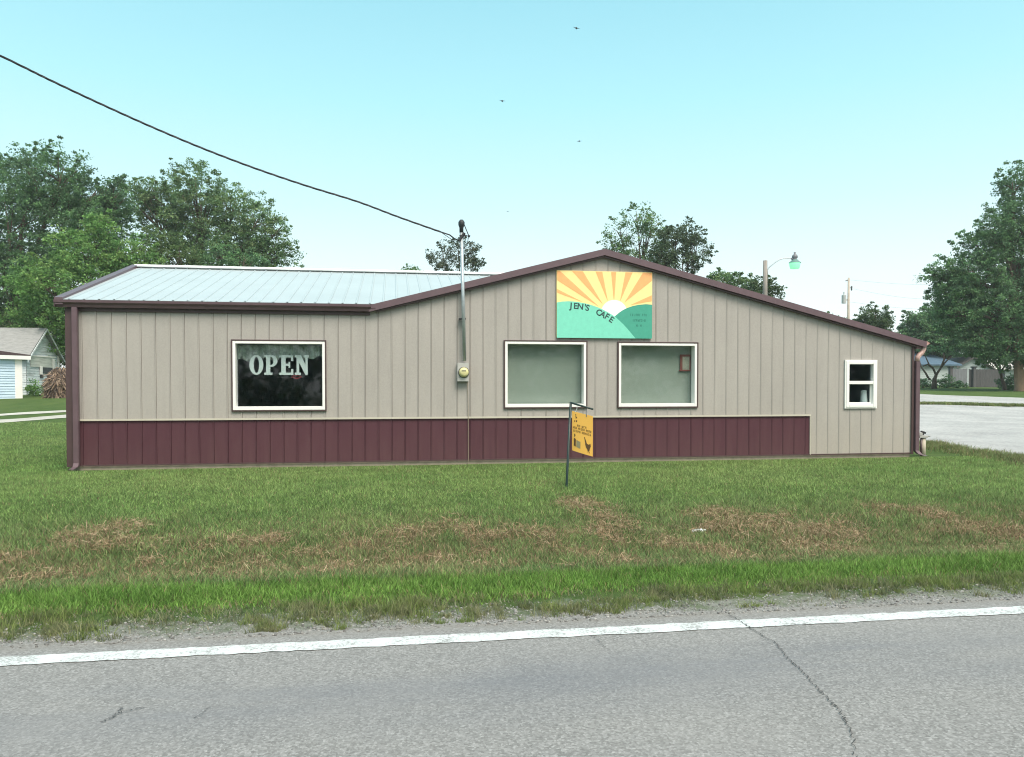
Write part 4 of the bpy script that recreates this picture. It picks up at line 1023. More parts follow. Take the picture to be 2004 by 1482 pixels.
for i, (y0, y1, y2) in enumerate(((547, 556, 548), (563, 584, 578), (590, 604, 600))):
    mb = MB(); P = [U(1660.5, y0), at_depth(1800, y1, UD + 1), at_depth(2004, y2, UD + 3), at_depth(2300, y2 - 14, UD + 5)]
    mb.tube(smooth_path(P, 8), .006, 5); tag(mb.build('overhead_wire', M['black']), ['topmost thin wire running right from the utility pole', 'middle thin wire running right from the utility pole', 'lowest thin wire running right from the utility pole'][i], 'wire', 'wires on the utility pole')

# ------------------------------------------------------------------ garage, shed and brush pile at the left
def lap_mat(name, c, c2, step, rough=.8):
    m = mat(name, c, rough); t = m.node_tree; b = t.nodes['Principled BSDF']
    g = N(t, 'ShaderNodeNewGeometry').outputs['Position']
    mp = N(t, 'ShaderNodeMapping'); mp.inputs['Scale'].default_value = (.5, .5, 5); t.links.new(g, mp.inputs[0])
    n = noise(t, mp.outputs[0], 2.2, 5, .7)
    t.links.new(rampn(t, n, [(.38, c2), (.58, c)]), b.inputs['Base Color']); return m
M['old_white'] = lap_mat('flaking_white_boards', (.66, .72, .75), (.42, .45, .46), .1)
M['blue_white'] = lap_mat('pale_blue_boards', (.55, .68, .80), (.46, .58, .70), .1)
M['shingle'] = mat('grey_shingles', (.19, .192, .190), .9, c2=(.33, .33, .325), vscale=6, stretch=(.6, .6, 5), bump=.5, bscale=10)
M['post_white'] = mat('post_white', (.86, .82, .80), .5, var=.05)
def lap_wall(mb, a, b, z0, top, step=.13, proud=.022, n_out=None):
    """lapped boards between ground points a and b; top(t) gives the height along it"""
    a = Vector(a); b = Vector(b); d = (b - a); L_ = d.length; d.normalize()
    n = n_out
    z = z0
    ts = np.linspace(0, 1, 161)
    while True:
        z1 = z + step
        lo_ = [t for t in ts if top(t) > z + 1e-3]
        if not lo_: break
        hi_ = [t for t in ts if top(t) >= z1] or [ts[int(np.argmax([top(t) for t in ts]))]] * 2
        zt_ = min(z1, max(top(t) for t in ts))
        A = a + d * L_ * lo_[0]; B = a + d * L_ * lo_[-1]; C_ = a + d * L_ * hi_[-1]; D_ = a + d * L_ * hi_[0]
        mb.poly([(A.x + n.x * proud, A.y + n.y * proud, z), (B.x + n.x * proud, B.y + n.y * proud, z), (C_.x, C_.y, zt_), (D_.x, D_.y, zt_)])
        mb.poly([(A.x, A.y, z), (B.x, B.y, z), (B.x + n.x * proud, B.y + n.y * proud, z), (A.x + n.x * proud, A.y + n.y * proud, z)])
        z = z1
        if z > 12: break
gA = at_depth(52, 752, 43.0); gB = at_depth(113, 752, 46.5)        # near and far corners of the gable end
gA.z = gB.z = 0
gd = (gB - gA); gw_ = gd.length; gd.normalize(); gn = Vector((gd.y, -gd.x, 0))   # outward normal of the gable end
zg = .60; eave = at_depth(52, 690, 43.0).z; apz = at_depth(84, 641, 44.7).z
long_ = -gn                                                                     # the garage runs back along this
gar = thing('garage', (gA + gB) / 2 + Vector((0, 0, zg)), 'weathered white garage with a grey shingle roof and open gable window', 'garage')
def gp(t, back, z): v = gA + gd * gw_ * t + long_ * back; return Vector((v.x, v.y, z))
mb = MB(); topf = lambda t: eave + (apz - eave - .15) * (1 - abs(t - .5) * 2)
lap_wall(mb, gA, gB, zg - .1, topf, .14, .02, gn)
nf = -gd
lap_wall(mb, gp(0, 9, 0), gp(0, 0, 0), zg - .1, lambda t: eave, .14, .02, nf)
mb.poly([gp(0, 9, zg), gp(1, 9, zg), gp(1, 9, eave), gp(.5, 9, apz - .1), gp(0, 9, eave)]); mb.poly([gp(1, 0, zg), gp(1, 9, zg), gp(1, 9, eave), gp(1, 0, eave)])
mb.build('wall', M['old_white'], gar)
mb = MB(); sl_ = (apz - eave) / .5
for s0, s1 in ((-.1, .5), (1.1, .5)):
    zt_ = eave - .1 * sl_
    mb.prism([gp(s0, -.25, zt_), gp(s1, -.25, apz), gp(s1, -.25, apz - .09), gp(s0, -.25, zt_ - .09)], long_ * 9.5)
roof_g = mb.build('roof', M['shingle'], gar)
mb = MB()
for s0, s1 in ((-.11, .5), (1.11, .5)):
    zt_ = eave - .11 * sl_
    mb.prism([gp(s0, -.28, zt_ - .05), gp(s1, -.28, apz - .04), gp(s1, -.28, apz - .16), gp(s0, -.28, zt_ - .17)], long_ * -.03)
put(mb.build('bargeboard', M['old_white']), roof_g)
def gable_rect(mb, t0, t1, z0, z1, o0, o1):
    mb.prism([gp(t0, -o0, z0), gp(t1, -o0, z0), gp(t1, -o0, z1), gp(t0, -o0, z1)], gn * (o1 - o0))
zp = lambda py: at_depth(90, py, 44.6).z
mb = MB(); gable_rect(mb, .10, .86, zp(718), zp(698), .03, .06); door = mb.build('door', lap_mat('door_panel', (.62, .63, .59), (.45, .45, .42), .2), gar)
mb = MB(); gable_rect(mb, .08, .90, zp(698), zp(695.5), .03, .09); gable_rect(mb, .80, .88, zp(731), zp(700), .061, .085); gable_rect(mb, .38, .46, zp(732), zp(716), .061, .08); put(mb.build('door_frame', M['post_white']), door)
mb = MB(); gable_rect(mb, .47, .79, zp(730), zp(718), .03, .05); gable_rect(mb, .40, .50, zp(741), zp(733), .03, .05); mb.build('window', mat('garage_dark_opening', (.012, .016, .018), .4), gar)
mb = MB(); gable_rect(mb, .985, 1.03, zg, eave, .03, .07); mb.build('corner_board', M['post_white'], gar)

# low shed with pale blue boards, white corner post and brown roof edge
SD = 39.5; Lp = lambda x, y, d=SD: at_depth(x, y, d)
s1 = Lp(40, 752); vv_ = Vector((s1.x, s1.y, 0)).normalized(); s0 = s1 + (Vector((-vv_.y, vv_.x, 0)) * math.cos(R(30)) - vv_ * math.sin(R(30))) * 8.0; sdir = Vector((s1.x - s0.x, s1.y - s0.y, 0)); sl_len = sdir.length; sdir.normalize(); sn = Vector((sdir.y, -sdir.x, 0)); zs = float(gz(s1.x, s1.y)) - .05
sh = thing('shed', Vector((s1.x, s1.y, zs)), 'low pale blue shed with a bright white corner post at the left edge', 'shed')
ztop = Lp(20, 692).z
mb = MB(); lap_wall(mb, s0, s1, zs, lambda t: ztop, .135, .03, sn)
bk = -sn * 2.9; mb.poly([s1.xy.to_3d() + Vector((0, 0, zs)), s1.xy.to_3d() + bk + Vector((0, 0, zs)), s1.xy.to_3d() + bk + Vector((0, 0, ztop)), s1.xy.to_3d() + Vector((0, 0, ztop))])
mb.build('wall', M['blue_white'], sh)
mb = MB(); a = Lp(25.5, 780); b = Lp(39, 697); a2 = a - (a - CPOS).normalized() * .10
pw = (Lp(39, 752) - Lp(25.5, 752)).length; pc = (Lp(32.3, 752)).xy.to_3d() + sn * .10
mb.prism([pc - sdir * pw / 2 + Vector((0, 0, zs - .1)), pc + sdir * pw / 2 + Vector((0, 0, zs - .1)), pc + sdir * pw / 2 + Vector((0, 0, ztop)), pc - sdir * pw / 2 + Vector((0, 0, ztop))], sn * .12)
mb.build('corner_post', M['post_white'], sh, bevel=.01)
mb = MB(); f0 = s0.xy.to_3d() + sn * .25; f1 = s1.xy.to_3d() + sn * .25 + sdir * .40; zf1 = Lp(55, 690).z; zf0 = zf1 + .75
for lo, hi, m_, nm in ((-.34, -.15, M['white'], 'fascia'), (-.148, .06, M['brown_dark'], 'roof_edge')):
    mb = MB(); mb.prism([f0 + Vector((0, 0, zf1 + lo + (.5 if nm == 'roof_edge' else 0) * 0)), f1 + Vector((0, 0, zf1 + lo)), f1 + Vector((0, 0, zf1 + hi - (.16 if nm == 'roof_edge' else 0))), f0 + Vector((0, 0, (zf0 if nm == 'roof_edge' else zf1) + hi))], -sn * 3.2)
    mb.build(nm, m_, sh)
# brush pile / upturned stump
bp0 = at_depth(117, 752, 40.5); bp = Vector((bp0.x, bp0.y, float(gz(bp0.x, bp0.y)))); br = thing('brush_pile', bp, 'tan heap of dry brush and roots beside the garage', 'brush pile')
rs = np.random.default_rng(8); n = 5200; th = rs.random(n) * 2 * math.pi; hh = rs.random(n) ** .9
core = (.46 * (1 - hh ** 5) + .10) * (.75 + .5 * fbm(np.cos(th) * 1.6 + 5, np.sin(th) * 1.6 + hh * 3, 19))
pos = np.stack([np.cos(th) * core, np.sin(th) * core, hh * 1.48], 1) * (.9 + .25 * rs.random((n, 1))) + np.array(bp)
dirv = np.stack([np.cos(th) * .35, np.sin(th) * .35, np.full(n, -1.0)], 1) + rs.normal(size=(n, 3)) * .45; dirv /= np.linalg.norm(dirv, axis=1, keepdims=True)
sd_ = np.cross(dirv, rs.normal(size=(n, 3))); sd_ /= np.linalg.norm(sd_, axis=1, keepdims=True); Ls = (.12 + .3 * rs.random(n))[:, None]; ws = (.012 + .02 * rs.random(n))[:, None]
V = np.stack([pos - sd_ * ws, pos + sd_ * ws, pos + sd_ * ws * .3 + dirv * Ls, pos - sd_ * ws * .3 + dirv * Ls], 1).reshape(-1, 3)
cb_ = np.array([(.30, .21, .15), (.36, .27, .20), (.18, .135, .11), (.10, .08, .075), (.46, .35, .27)])[rs.integers(0, 5, n)]
np_mesh('dry_brush', V, quads=np.arange(n * 4).reshape(-1, 4), col=np.repeat(cb_, 4, 0), mat=M['straw'], parent=br)
mb = MB(); mb.lathe([(0, -.1), (.45, -.1), (.42, .4), (.30, 1.0), (.15, 1.4), (0, 1.48)], bp, 14); mb.build('stump', mat('stump_wood', (.16, .11, .08), .9, var=.35, vscale=5, bump=.6, bscale=8), br, smooth=True)

# ------------------------------------------------------------------ houses and fence at the far right
HD = 74.0; Hh = lambda x, y, d=HD: at_depth(x, y, d)
def house(label, x0, x1, d0, d1, back, eave_py, ridge_py, wallm, roofm, gable_front=False, apex_x=None, name='house'):
    a = at_depth(x0, 752, d0); b = at_depth(x1, 752, d1); a.z = b.z = 0
    d = (b - a); w = d.length; d.normalize(); nrm = Vector((d.y, -d.x, 0)); zb = min(float(gz(a.x, a.y)), float(gz(b.x, b.y))) - .15
    ze = at_depth((x0 + x1) / 2, eave_py, (d0 + d1) / 2).z; zr = at_depth((x0 + x1) / 2, ridge_py, (d0 + d1) / 2 + (0 if gable_front else back / 2)).z
    H = thing(name, (a + b) / 2 + Vector((0, 0, zb)), label, 'house', 'houses at the far right')
    P = lambda t, bk, z: Vector(((a + d * w * t - nrm * bk).x, (a + d * w * t - nrm * bk).y, z))
    mb = MB(); tx = .5 if apex_x is None else apex_x
    if gable_front:
        lap_wall(mb, a, b, zb, lambda t: ze + (zr - ze - .1) * (1 - abs(t - .5) * 2), .2, .02, nrm)
        mb.poly([P(0, 0, zb), P(0, back, zb), P(0, back, ze), P(0, 0, ze)]); mb.poly([P(1, 0, zb), P(1, back, zb), P(1, back, ze), P(1, 0, ze)])
    else:
        lap_wall(mb, a, b, zb, lambda t: ze, .2, .02, nrm)
        for t in (0, 1): mb.poly([P(t, 0, zb), P(t, back, zb), P(t, back, ze), P(t, back / 2, zr), P(t, 0, ze)])
    mb.build('wall', wallm, H)
    mb = MB()
    if gable_front:
        for s in (-.08, 1.08): 
            zz = ze - .16 * (zr - ze)
            mb.prism([P(s, -.4, zz), P(.5, -.4, zr), P(.5, -.4, zr - .18), P(s, -.4, zz - .18)], nrm * -(back + .8))
    else:
        for s, e in ((-.4, back / 2), (back + .4, back / 2)):
            mb.prism([P(-.04, s, ze - .05), P(-.04, e, zr), P(-.04, e, zr - .15), P(-.04, s, ze - .2)], d * (w * 1.08))
    mb.build('roof', roofm, H)
    return H, P, nrm, ze, zb
M['house_pale'] = lap_mat('house_pale_boards', (.38, .43, .43), (.32, .37, .37), .2)  # board colour lowered to carry the shade of the surrounding trees
M['house_grey'] = lap_mat('house_grey_boards', (.40, .45, .46), (.34, .39, .40), .2)
M['roof_blue'] = mat('blue_roof', (.075, .13, .19), .7, var=.15, vscale=2)  # blue muted, tree shade put into the roof colour
M['roof_dark'] = mat('dark_roof', (.09, .085, .085), .8, var=.2)
M['roof_pale'] = mat('pale_roof', (.58, .57, .52), .6, var=.1)
H1, P1, n1, e1, b1 = house('pale house with a muted blue roof behind the sapling', 1760, 1872, 78, 80, 8, 711, 690, M['house_pale'], M['roof_blue'])
H2, P2, n2, e2, b2 = house('grey gabled house with dark eaves rising over the fence', 1868, 1938, 82, 82, 9, 717, 697, M['house_grey'], M['roof_dark'], True)
H3, P3, n3, e3, b3 = house('house with a pale roof between the grey gable and the thick trunk', 1930, 2060, 88, 88, 8, 720, 702, M['house_pale'], M['roof_pale'])
def house_window(H, P, nrm, t0, t1, z0, z1):
    mb = MB(); mb.prism([P(t0, -.03, z0), P(t1, -.03, z0), P(t1, -.03, z1), P(t0, -.03, z1)], nrm * .03); mb.build('window', mat('house_window_dark', (.03, .04, .05), .2), H)
house_window(H1, P1, n1, .20, .34, b1 + 1.0, b1 + 2.0)
house_window(H3, P3, n3, .16, .28, b3 + 1.0, b3 + 1.9)
# fence
fd = 70.0
fence = None
fa = at_depth(1858, 752, fd); fence = thing('wooden_fence', Vector((fa.x, fa.y, float(gz(fa.x, fa.y)))), 'tall grey wooden fence with one paler panel in front of the grey house', 'fence')
M['fence_pale'] = mat('fence_pale', (.20, .21, .23), .9, var=.2, vscale=6, stretch=(4, 4, .5)); M['fence_dark'] = mat('fence_dark', (.09, .09, .095), .9, var=.25, vscale=6, stretch=(4, 4, .5))  # fence greys darkened to include the shade under the big tree
def fence_run(x0, x1, m_, nm, ytop):
    mb = MB(); x = x0
    while x < x1 - .5:
        a = at_depth(x, 752, fd); b = at_depth(x + 2.6, 752, fd); g0 = float(gz(a.x, a.y)) - .05; zt_ = at_depth(x, ytop, fd).z + random.uniform(-.03, .03)
        u = (b - a).normalized(); nn = Vector((u.y, -u.x, 0)); off_ = nn * random.uniform(0, .02)
        mb.prism([Vector((a.x, a.y, g0)) + off_, Vector((b.x, b.y, g0)) + off_, Vector((b.x, b.y, zt_)) + off_, Vector((a.x, a.y, zt_)) + off_], nn * -.025)
        x += 2.9
    mb.build(nm, m_, fence)
fence_run(1861, 1893, M['fence_pale'], 'panel', 721); fence_run(1896, 1958, M['fence_dark'], 'panel', 722)
for x in (1860, 1905.5):
    mb = MB(); a = at_depth(x, 752, fd - .1); g0 = float(gz(a.x, a.y)) - .1; zt_ = at_depth(x, 719, fd).z; mb.box(a.x - .13, a.x + .13, a.y - .13, a.y + .13, g0, zt_); po = mb.build('post', M['fence_dark'], fence)
    mb = MB(); mb.box(a.x - .19, a.x + .19, a.y - .19, a.y + .19, zt_ + .002, zt_ + .12); put(mb.build('cap', M['black']), po)

# ------------------------------------------------------------------ birds
def bird(px, py, depth, span, tilt, label, flap):
    c = at_depth(px, py, depth); s = span / 2
    rt_ = (CROT @ Vector((1, 0, 0))) * math.cos(tilt) + Vector((0, 0, -math.sin(tilt))); fw = Vector((.3, .9, .1)).normalized(); upv = rt_.cross(fw).normalized(); fw = upv.cross(rt_)
    if upv.z < 0: upv = -upv
    mb = MB(); T_ = .012
    mb.tube([c - fw * s * .55, c - fw * s * .3, c, c + fw * s * .3, c + fw * s * .48], [.012, .05 * span / .4, .062 * span / .4, .045 * span / .4, .008], 8)
    o = mb.build('bird', M['black'], smooth=True); tag(o, label, 'bird', 'birds in the sky')
    for sg in (-1, 1):
        w = MB(); mid_ = c + rt_ * sg * s * .5 + upv * flap * s; tip = c + rt_ * sg * s + upv * flap * s * .6 - fw * s * .15
        w.prism([c + fw * s * .22, mid_ + fw * s * .2, tip, mid_ - fw * s * .14, c - fw * s * .2], upv * .012)
        put(w.build('wing', M['black']), o)
bird(1128, 54.5, 42, .36, R(13), 'topmost bird of the four, wings spread in open sky', .06)
bird(983, 197, 42, .33, R(9), 'bird gliding left of centre, second from the top', .10)
bird(1133.5, 275.5, 42, .26, R(-4), 'bird gliding above the gable peak, third from the top', -.08)
bird(994, 413, 60, .22, R(-8), 'smallest faint bird low over the roof right of the mast', -.05)

# ------------------------------------------------------------------ grass
def pt_in_lot(x, y):
    pl = [(p.x, p.y) for p in LOT_NEAR]; yl = np.interp(x, [p[0] for p in pl][:: 1 if pl[0][0] < pl[-1][0] else -1], [p[1] for p in pl][:: 1 if pl[0][0] < pl[-1][0] else -1])
    return (x > pl[0][0] if pl[0][0] < pl[-1][0] else x > pl[-1][0]) & (y > yl)
lot_poly = [(p.x, p.y) for p in lotn] + [(p.x, p.y) for p in reversed(lotf)]
def inpoly(x, y, P):
    r = np.zeros(len(x), bool); j = len(P) - 1
    for i in range(len(P)):
        xi, yi = P[i]; xj, yj = P[j]
        r ^= ((yi > y) != (yj > y)) & (x < (xj - xi) * (y - yi) / (yj - yi + 1e-12) + xi); j = i
    return r
STRAW = []
for px, py, rx_, ry_, w in ((200,1050,70,22,1),(520,1058,70,24,1),(660,1072,90,16,.9),(920,1052,130,34,1.1),(860,1090,90,20,.7),(400,1085,60,16,.7),(110,1135,60,10,.8),(640,1118,70,10,.6),(1145,992,46,16,1.1),(1180,1020,36,16,1.1),(1195,1060,18,36,1.1),(1160,1090,40,14,.8),(1440,1022,76,22,1.1),(1520,1012,30,14,.9),(1600,1035,70,20,.7),(1320,1085,70,20,.9),(1240,1095,60,14,.7),(1590,1075,70,14,.6),(1770,1012,60,18,1.2),(1850,1018,80,20,1),(1985,1045,44,18,1.1),(1680,1050,80,16,.6),(40,1090,60,18,.6),(280,1108,80,14,.6),(1060,950,30,10,.6),(1990,1010,50,16,.7)):
    c = on_ground(px, py); e = on_ground(px + rx_, py); f = on_ground(px, py - ry_)
    STRAW.append((c.x, c.y, max(.1, abs(e.x - c.x)), max(.12, abs(f.y - c.y)), w))
def straw_mask(x, y):
    s = np.zeros_like(x)
    for cx_, cy_, a, b, w in STRAW: s = np.maximum(s, w * np.exp(-((x - cx_) / a) ** 2 * .9 - ((y - cy_) / b) ** 2 * .9))
    zone = np.clip((y - 5.7) / .5, 0, 1) * np.clip((9.0 - y) / 1.8, 0, 1)
    n1 = fbm(x * 2.6, y * 2.6, 41); n2 = fbm(x * .6, y * .9, 43)
    return np.clip((s * 1.25 + zone * (.25 + .3 * n2)) * np.clip((n1 - .30) * 3.2, .05, 1.4), 0, 1)
def blades(name, x, y, h, w, lean, col, seed, mat_, lift=0.0, curl=.35, label=None):
    r = np.random.default_rng(seed); n = len(x); z = gz(x, y) - .004 + lift
    a = r.random(n) * 2 * math.pi; side = np.stack([np.cos(a), np.sin(a), np.zeros(n)], 1) * (w / 2)[:, None]
    la = r.random(n) * 2 * math.pi; ld = np.stack([np.cos(la), np.sin(la), np.zeros(n)], 1) * (lean * h)[:, None]
    p = np.stack([x, y, z], 1); up = np.zeros((n, 3)); vert = np.sqrt(np.clip(1 - lean ** 2 * .8, .05, 1)); up[:, 2] = h * vert
    m_ = p + up * .55 + ld * curl; tip = p + up + ld
    V = np.stack([p - side, p + side, m_ - side * .75, m_ + side * .75, tip], 1).reshape(-1, 3)
    b = np.arange(n)[:, None] * 5
    o = np_mesh(name, V, quads=b + np.array([[0, 1, 3, 2]]), tris=b + np.array([[2, 3, 4]]), col=np.repeat(col, 5, 0), mat=mat_)
    return o
def scatter(y0, y1, dens, seed, u=.98, power=0):
    r = np.random.default_rng(seed); xl0, xr0 = edge_x(y1, -u), edge_x(y1, u); n = int((xr0 - xl0) * (y1 - y0) * dens)
    y = y0 + (y1 - y0) * r.random(n); x = xl0 + (xr0 - xl0) * r.random(n)
    k = (x > edge_x(y, -u) - .4) & (x < edge_x(y, u) + .4); x, y = x[k], y[k]
    inside = (x > XL - .02) & (x < XR + .02) & (y > YF - .03)
    k = ~inside & ~inpoly(x, y, lot_poly); return x[k], y[k]
def grass_col(x, y, seed, a, b, c, dead):
    r = np.random.default_rng(seed); n = len(x); f = np.clip(fbm(x * 2.0, y * 2.6, 51) * 2.6 - .8, 0, 1)[:, None]; g = np.clip(fbm(x * .35, y * .35, 57) * 2.2 - .6, 0, 1)[:, None]
    col = np.array(a) * (1 - f) + np.array(b) * f; col = col * (1 - .5 * g) + np.array(c) * .5 * g
    d = (r.random(n) < dead)[:, None]
    dc = np.array([(.30, .21, .12), (.26, .20, .12), (.36, .27, .17), (.22, .18, .10)])[r.integers(0, 4, n)]
    col = np.where(d, dc, col); return col * (.50 + 1.0 * r.random((n, 1)) ** 1.2) * (.80 + .40 * fbm(x * 4.5, y * 6, 59, 2))[:, None]
A_, B_, C_ = (.170, .295, .090), (.238, .366, .115), (.325, .395, .155)
# mown lawn
x, y = scatter(7.4, YF, 2600, 101); r = np.random.default_rng(1); n = len(x); sm = straw_mask(x, y)
h = .035 + .035 * r.random(n); patch = fbm(x * 2, y * 2, 61); h *= .55 + 1.0 * patch; h *= np.clip(.35 + (YF - y) * 1.6, .35, 1)
k = (r.random(n) > .30 * sm) & (r.random(n) < np.clip((y - 7.4) / 1.9, 0, 1))
wd = .0048 + .0032 * r.random(n); h *= .85
col = grass_col(x, y, 2, A_, B_, C_, .05 + .4 * sm)
tag(blades('lawn_grass', x[k], y[k], h[k], wd[k], (.3 + .6 * r.random(n))[k], col[k], 3, M['blade']), kind='stuff')
# ditch grass, thin and mixed with dead blades
x, y = scatter(5.62, 9.6, 4600, 111); r = np.random.default_rng(4); n = len(x); sm = straw_mask(x, y)
k = (r.random(n) > .35 * sm) & (r.random(n) < np.clip((9.6 - y) / 2.4, 0, 1))
h = .04 + .05 * r.random(n) ** 1.5; h *= .6 + .9 * fbm(x * 1.5, y * 1.5, 63)
col = grass_col(x, y, 5, (.145, .235, .082), (.200, .28, .103), (.27, .30, .14), np.clip((9.3 - y) / 2, 0, 1) * .22 + .5 * sm)
tag(blades('ditch_grass', x[k], y[k], h[k], (.005 + .0035 * r.random(n))[k], (.35 + .6 * r.random(n))[k], col[k], 6, M['blade']), kind='stuff')
# bright thick bank by the road
x, y = scatter(4.78, 5.85, 8200, 121); r = np.random.default_rng(7); n = len(x)
e0 = 4.93 + .32 * (fbm(x * 1.6, x * 0, 71) - .5) + .18 * (fbm(x * 7, y * 7, 73) - .5)
e1 = 5.74 + .20 * (fbm(x * 1.1, x * 0, 75) - .5)
k = (r.random(n) < np.clip((y - e0) / .16, 0, 1)) & (y < e1 + .05 * r.random(n))
h = (.038 + .04 * r.random(n)) * (.6 + .7 * fbm(x * 3, y * 3, 77)) * np.clip(.55 + (y - e0) * 1.2, .5, 1.1)
col = grass_col(x, y, 8, (.145, .270, .058), (.200, .345, .078), (.25, .35, .105), .035 + .22 * np.clip(1 - (y - e0) / .3, 0, 1))
tag(blades('bank_grass', x[k], y[k], h[k], (.0042 + .003 * r.random(n))[k], (.25 + .6 * r.random(n))[k], col[k], 9, M['blade']), kind='stuff')
# verge weeds in the gravel
r = np.random.default_rng(12); nt_ = 1900; ty = 4.46 + .60 * r.random(nt_) ** .85; tx = edge_x(4.9, -.98) + (edge_x(4.9, .98) - edge_x(4.9, -.98)) * r.random(nt_)
ok = r.random(nt_) < np.clip((ty - 4.42) * 3.2, .10, 1) * np.clip(fbm(tx * 1.6, ty * 3, 79) * 3.2 - 1.0, .06, 1); tx, ty = tx[ok], ty[ok]; nt_ = len(tx)
per = (22 + 48 * r.random(nt_)).astype(int); sz = .55 + 1.15 * r.random(nt_) ** 2.5; ci = np.repeat(np.arange(nt_), per); n = len(ci)
ang = r.random(n) * 2 * math.pi; rr = r.random(n) ** .7 * .06 * sz[ci]; x = tx[ci] + np.cos(ang) * rr; y = ty[ci] + np.sin(ang) * rr
tc_ol = np.array([(.165, .22, .07), (.20, .25, .08), (.16, .18, .09), (.23, .235, .12)])[r.integers(0, 4, nt_)][ci] * (.7 + .6 * r.random((n, 1)))
tag(blades('verge_weeds', x, y, (.025 + .05 * r.random(n)) * sz[ci], .003 + .0025 * r.random(n), .3 + .65 * r.random(n), tc_ol, 13, M['blade']), kind='stuff')
# thin mat of dull short growth between the weeds and the bank
x, y = scatter(4.50, 5.15, 4600, 131); r = np.random.default_rng(14); n = len(x)
k = r.random(n) < np.clip((y - 4.50) * 2.8, 0, 1) * np.clip(fbm(x * 3.4, y * 5, 83) * 4.2 - 1.55, 0, 1)
col = np.array([(.19, .21, .13), (.16, .20, .11), (.26, .245, .18)])[r.integers(0, 3, n)] * (.7 + .6 * r.random((n, 1)))
tag(blades('verge_grass', x[k], y[k], (.012 + .03 * r.random(n))[k], (.004 + .003 * r.random(n))[k], (.5 + .45 * r.random(n))[k], col[k], 15, M['blade']), kind='stuff')
# cut straw lying in the ditch
x, y = scatter(5.75, 9.4, 9000, 141); r = np.random.default_rng(16); sm = straw_mask(x, y); k = r.random(len(x)) < np.clip(sm * 1.0 - .20, 0, 1) * .55 * np.clip(fbm(x * 6, y * 8, 47) * 4 - 1.2, .12, 1); x, y = x[k], y[k]; n = len(x)
a = r.random(n) * 2 * math.pi; d = np.stack([np.cos(a), np.sin(a), r.normal(size=n) * .35], 1); Ls = (.025 + .065 * r.random(n))[:, None]; s_ = np.stack([-np.sin(a), np.cos(a), r.normal(size=n) * .5], 1) * (.0012 + .0012 * r.random(n))[:, None]
p = np.stack([x, y, gz(x, y) + .006 + .036 * r.random(n) ** 1.3], 1); V = np.stack([p - s_, p + s_, p + s_ + d * Ls, p - s_ + d * Ls], 1).reshape(-1, 3)
col = np.array([(.36, .26, .155), (.42, .32, .20), (.30, .21, .125), (.47, .37, .25), (.25, .18, .11)])[r.integers(0, 5, n)] * (.7 + .5 * r.random((n, 1)))
tag(np_mesh('dead_straw', V, quads=np.arange(n * 4).reshape(-1, 4), col=np.repeat(col, 4, 0), mat=M['straw']), kind='stuff')
# lawns beside and beyond the cafe
def far_grass(name, x, y, hs, ws, seed, cols):
    r = np.random.default_rng(seed); n = len(x)
    inside = (x > XL - .02) & (x < XR + .02) & (y > YF - .03) & (y < YF + 12.1)
    k = ~inside & ~inpoly(x, y, lot_poly); x, y = x[k], y[k]; n = len(x)
    col = grass_col(x, y, seed, *cols, .05)
    tag(blades(name, x, y, (hs + hs * r.random(n)), ws * (.7 + .6 * r.random(n)), .3 + .6 * r.random(n), col, seed + 1, M['blade']), kind='stuff')
r = np.random.default_rng(20); n = 60000; y = YF - .1 + 14.5 * r.random(n) ** 1.1; x = np.array([edge_x(1, -.74)])[0] * y - .5 + (XL + .3 - (edge_x(1, -.74) * y - .5)) * r.random(n)
k = x < XL - .02; far_grass('side_lawn_grass', x[k], y[k], .03, .010, 21, (A_, B_, C_))
# fringe along the gravel lot
r = np.random.default_rng(22); n = 26000; t = r.random(n); pl = np.array([(p.x, p.y) for p in lotn]); tt = t * (len(pl) - 1); i0 = np.minimum(tt.astype(int), len(pl) - 2); fr = (tt - i0)[:, None]; P = pl[i0] * (1 - fr) + pl[i0 + 1] * fr
x = P[:, 0] + r.normal(size=n) * .25; y = P[:, 1] - .35 * np.abs(r.normal(size=n)) + .18 * r.normal(size=n)
cl_ = fbm(x * 2.5, y * 2.5, 91); k = cl_ > .42; x, y = x[k], y[k]; n = len(x); k = ~((x > XL) & (x < XR + .04) & (y > YF - .03)); x, y = x[k], y[k]; n = len(x)
col = grass_col(x, y, 23, (.15, .215, .08), (.20, .25, .095), (.26, .28, .13), .2)
tag(blades('lot_edge_grass', x, y, .05 + .09 * r.random(n), .007 + .004 * r.random(n), .3 + .6 * r.random(n), col, 24, M['blade']), kind='stuff')
# tuft strip between the lot and the street
r = np.random.default_rng(26); n = 16000; t = r.random(n); f0_, f1_ = on_ground(1740, 792), on_ground(2100, 801); s0_, s1_ = on_ground(1740, 788.8), on_ground(2100, 798.5)
u = r.random(n); x = (f0_.x + (f1_.x - f0_.x) * t) * (1 - u) + (s0_.x + (s1_.x - s0_.x) * t) * u; y = (f0_.y + (f1_.y - f0_.y) * t) * (1 - u) + (s0_.y + (s1_.y - s0_.y) * t) * u
col = grass_col(x, y, 27, (.14, .20, .07), (.19, .24, .085), (.24, .27, .11), .1)
tag(blades('strip_grass', x, y, .06 + .12 * r.random(n), .03 + .02 * r.random(n), .3 + .6 * r.random(n), col, 28, M['blade']), kind='stuff')

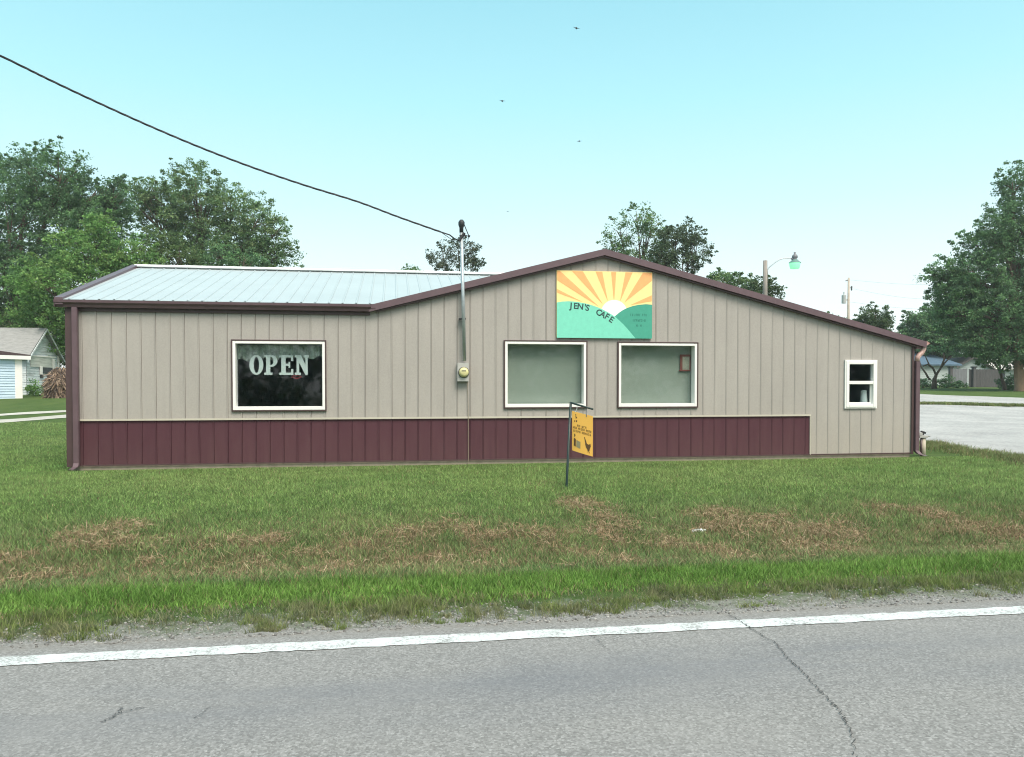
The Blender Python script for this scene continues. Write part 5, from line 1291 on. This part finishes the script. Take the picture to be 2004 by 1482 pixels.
# ------------------------------------------------------------------ pebbles on the shoulder and litter
ico_v = []; ph = (1 + 5 ** .5) / 2
ico_v = np.array([(-1,ph,0),(1,ph,0),(-1,-ph,0),(1,-ph,0),(0,-1,ph),(0,1,ph),(0,-1,-ph),(0,1,-ph),(ph,0,-1),(ph,0,1),(-ph,0,-1),(-ph,0,1)]) / math.sqrt(1 + ph * ph)
ico_f = np.array([(0,11,5),(0,5,1),(0,1,7),(0,7,10),(0,10,11),(1,5,9),(5,11,4),(11,10,2),(10,7,6),(7,1,8),(3,9,4),(3,4,2),(3,2,6),(3,6,8),(3,8,9),(4,9,5),(2,4,11),(6,2,10),(8,6,7),(9,8,1)])
def pebbles(name, x, y, size, col, seed, z=None):
    r = np.random.default_rng(seed); n = len(x); z = gz(x, y) if z is None else z
    V = ico_v[None] * size[:, None, None] * (.6 + .7 * r.random((n, 12, 1))) * (np.array([1, 1, .6]) * (.7 + .6 * r.random((n, 1, 3)))) + np.stack([x, y, z + size * .25], 1)[:, None]
    F = ico_f[None] + (np.arange(n) * 12)[:, None, None]
    return tag(np_mesh(name, V.reshape(-1, 3), tris=F.reshape(-1, 3), col=np.repeat(col, 12, 0), mat=M['straw']), kind='stuff')
r = np.random.default_rng(31); n = 6500; y = 4.38 + .55 * r.random(n) ** 1.4; x = edge_x(4.9, -.98) + (edge_x(4.9, .98) - edge_x(4.9, -.98)) * r.random(n)
g_ = .15 + .32 * r.random((n, 1)) ** 1.3; col = np.concatenate([g_ * 1.0, g_ * .98, g_ * .94], 1)
pebbles('shoulder_pebbles', x, y, .0035 + .008 * r.random(n) ** 2.5, col, 32, np.maximum(gz(x, y), np.where(y < 4.43, 0, -1)))
mb = MB(); p = on_ground(1366, 1042)
rr_ = random.Random(3)
tag(pebbles('litter', np.array([p.x - .05, p.x, p.x + .04, p.x + .075, p.x + .02]), np.array([p.y, p.y + .02, p.y - .01, p.y + .02, p.y + .04]), np.array([.03, .038, .036, .025, .03]), np.full((5, 3), .68), 33), 'white crumpled litter lying in the brown ditch grass', 'litter', kind='thing')

# ------------------------------------------------------------------ the wood across the road, which the panes mirror
r = np.random.default_rng(71); n = 1100; cx_ = -40 + 90 * r.random(n); top_ = 5.5 + 3.5 * fbm(cx_ * .16, cx_ * 0, 97)
C = np.stack([cx_, -19 - 4 * r.random(n), -.2 + top_ * r.random(n) ** .8], 1)
tag(leaves(C, 1.1 + .7 * r.random(n), 46, .46, GREEN_MID, 72, name='roadside_wood'), kind='stuff')

# ------------------------------------------------------------------ thin scattering volume added to lift the dark tree tones
hz = MB().box(-160, 160, -40, 150, -1.5, 24.0)
hm = bpy.data.materials.new('shade_lift_haze'); hm.use_nodes = True; t = hm.node_tree; t.nodes.remove(t.nodes['Principled BSDF'])
pv = N(t, 'ShaderNodeVolumePrincipled'); pv.inputs['Color'].default_value = (.93, .97, 1.0, 1); pv.inputs['Density'].default_value = .0005
t.links.new(pv.outputs[0], t.nodes['Material Output'].inputs['Volume'])
ho = hz.build('shade_lift_haze', hm); tag(ho, kind='stuff')
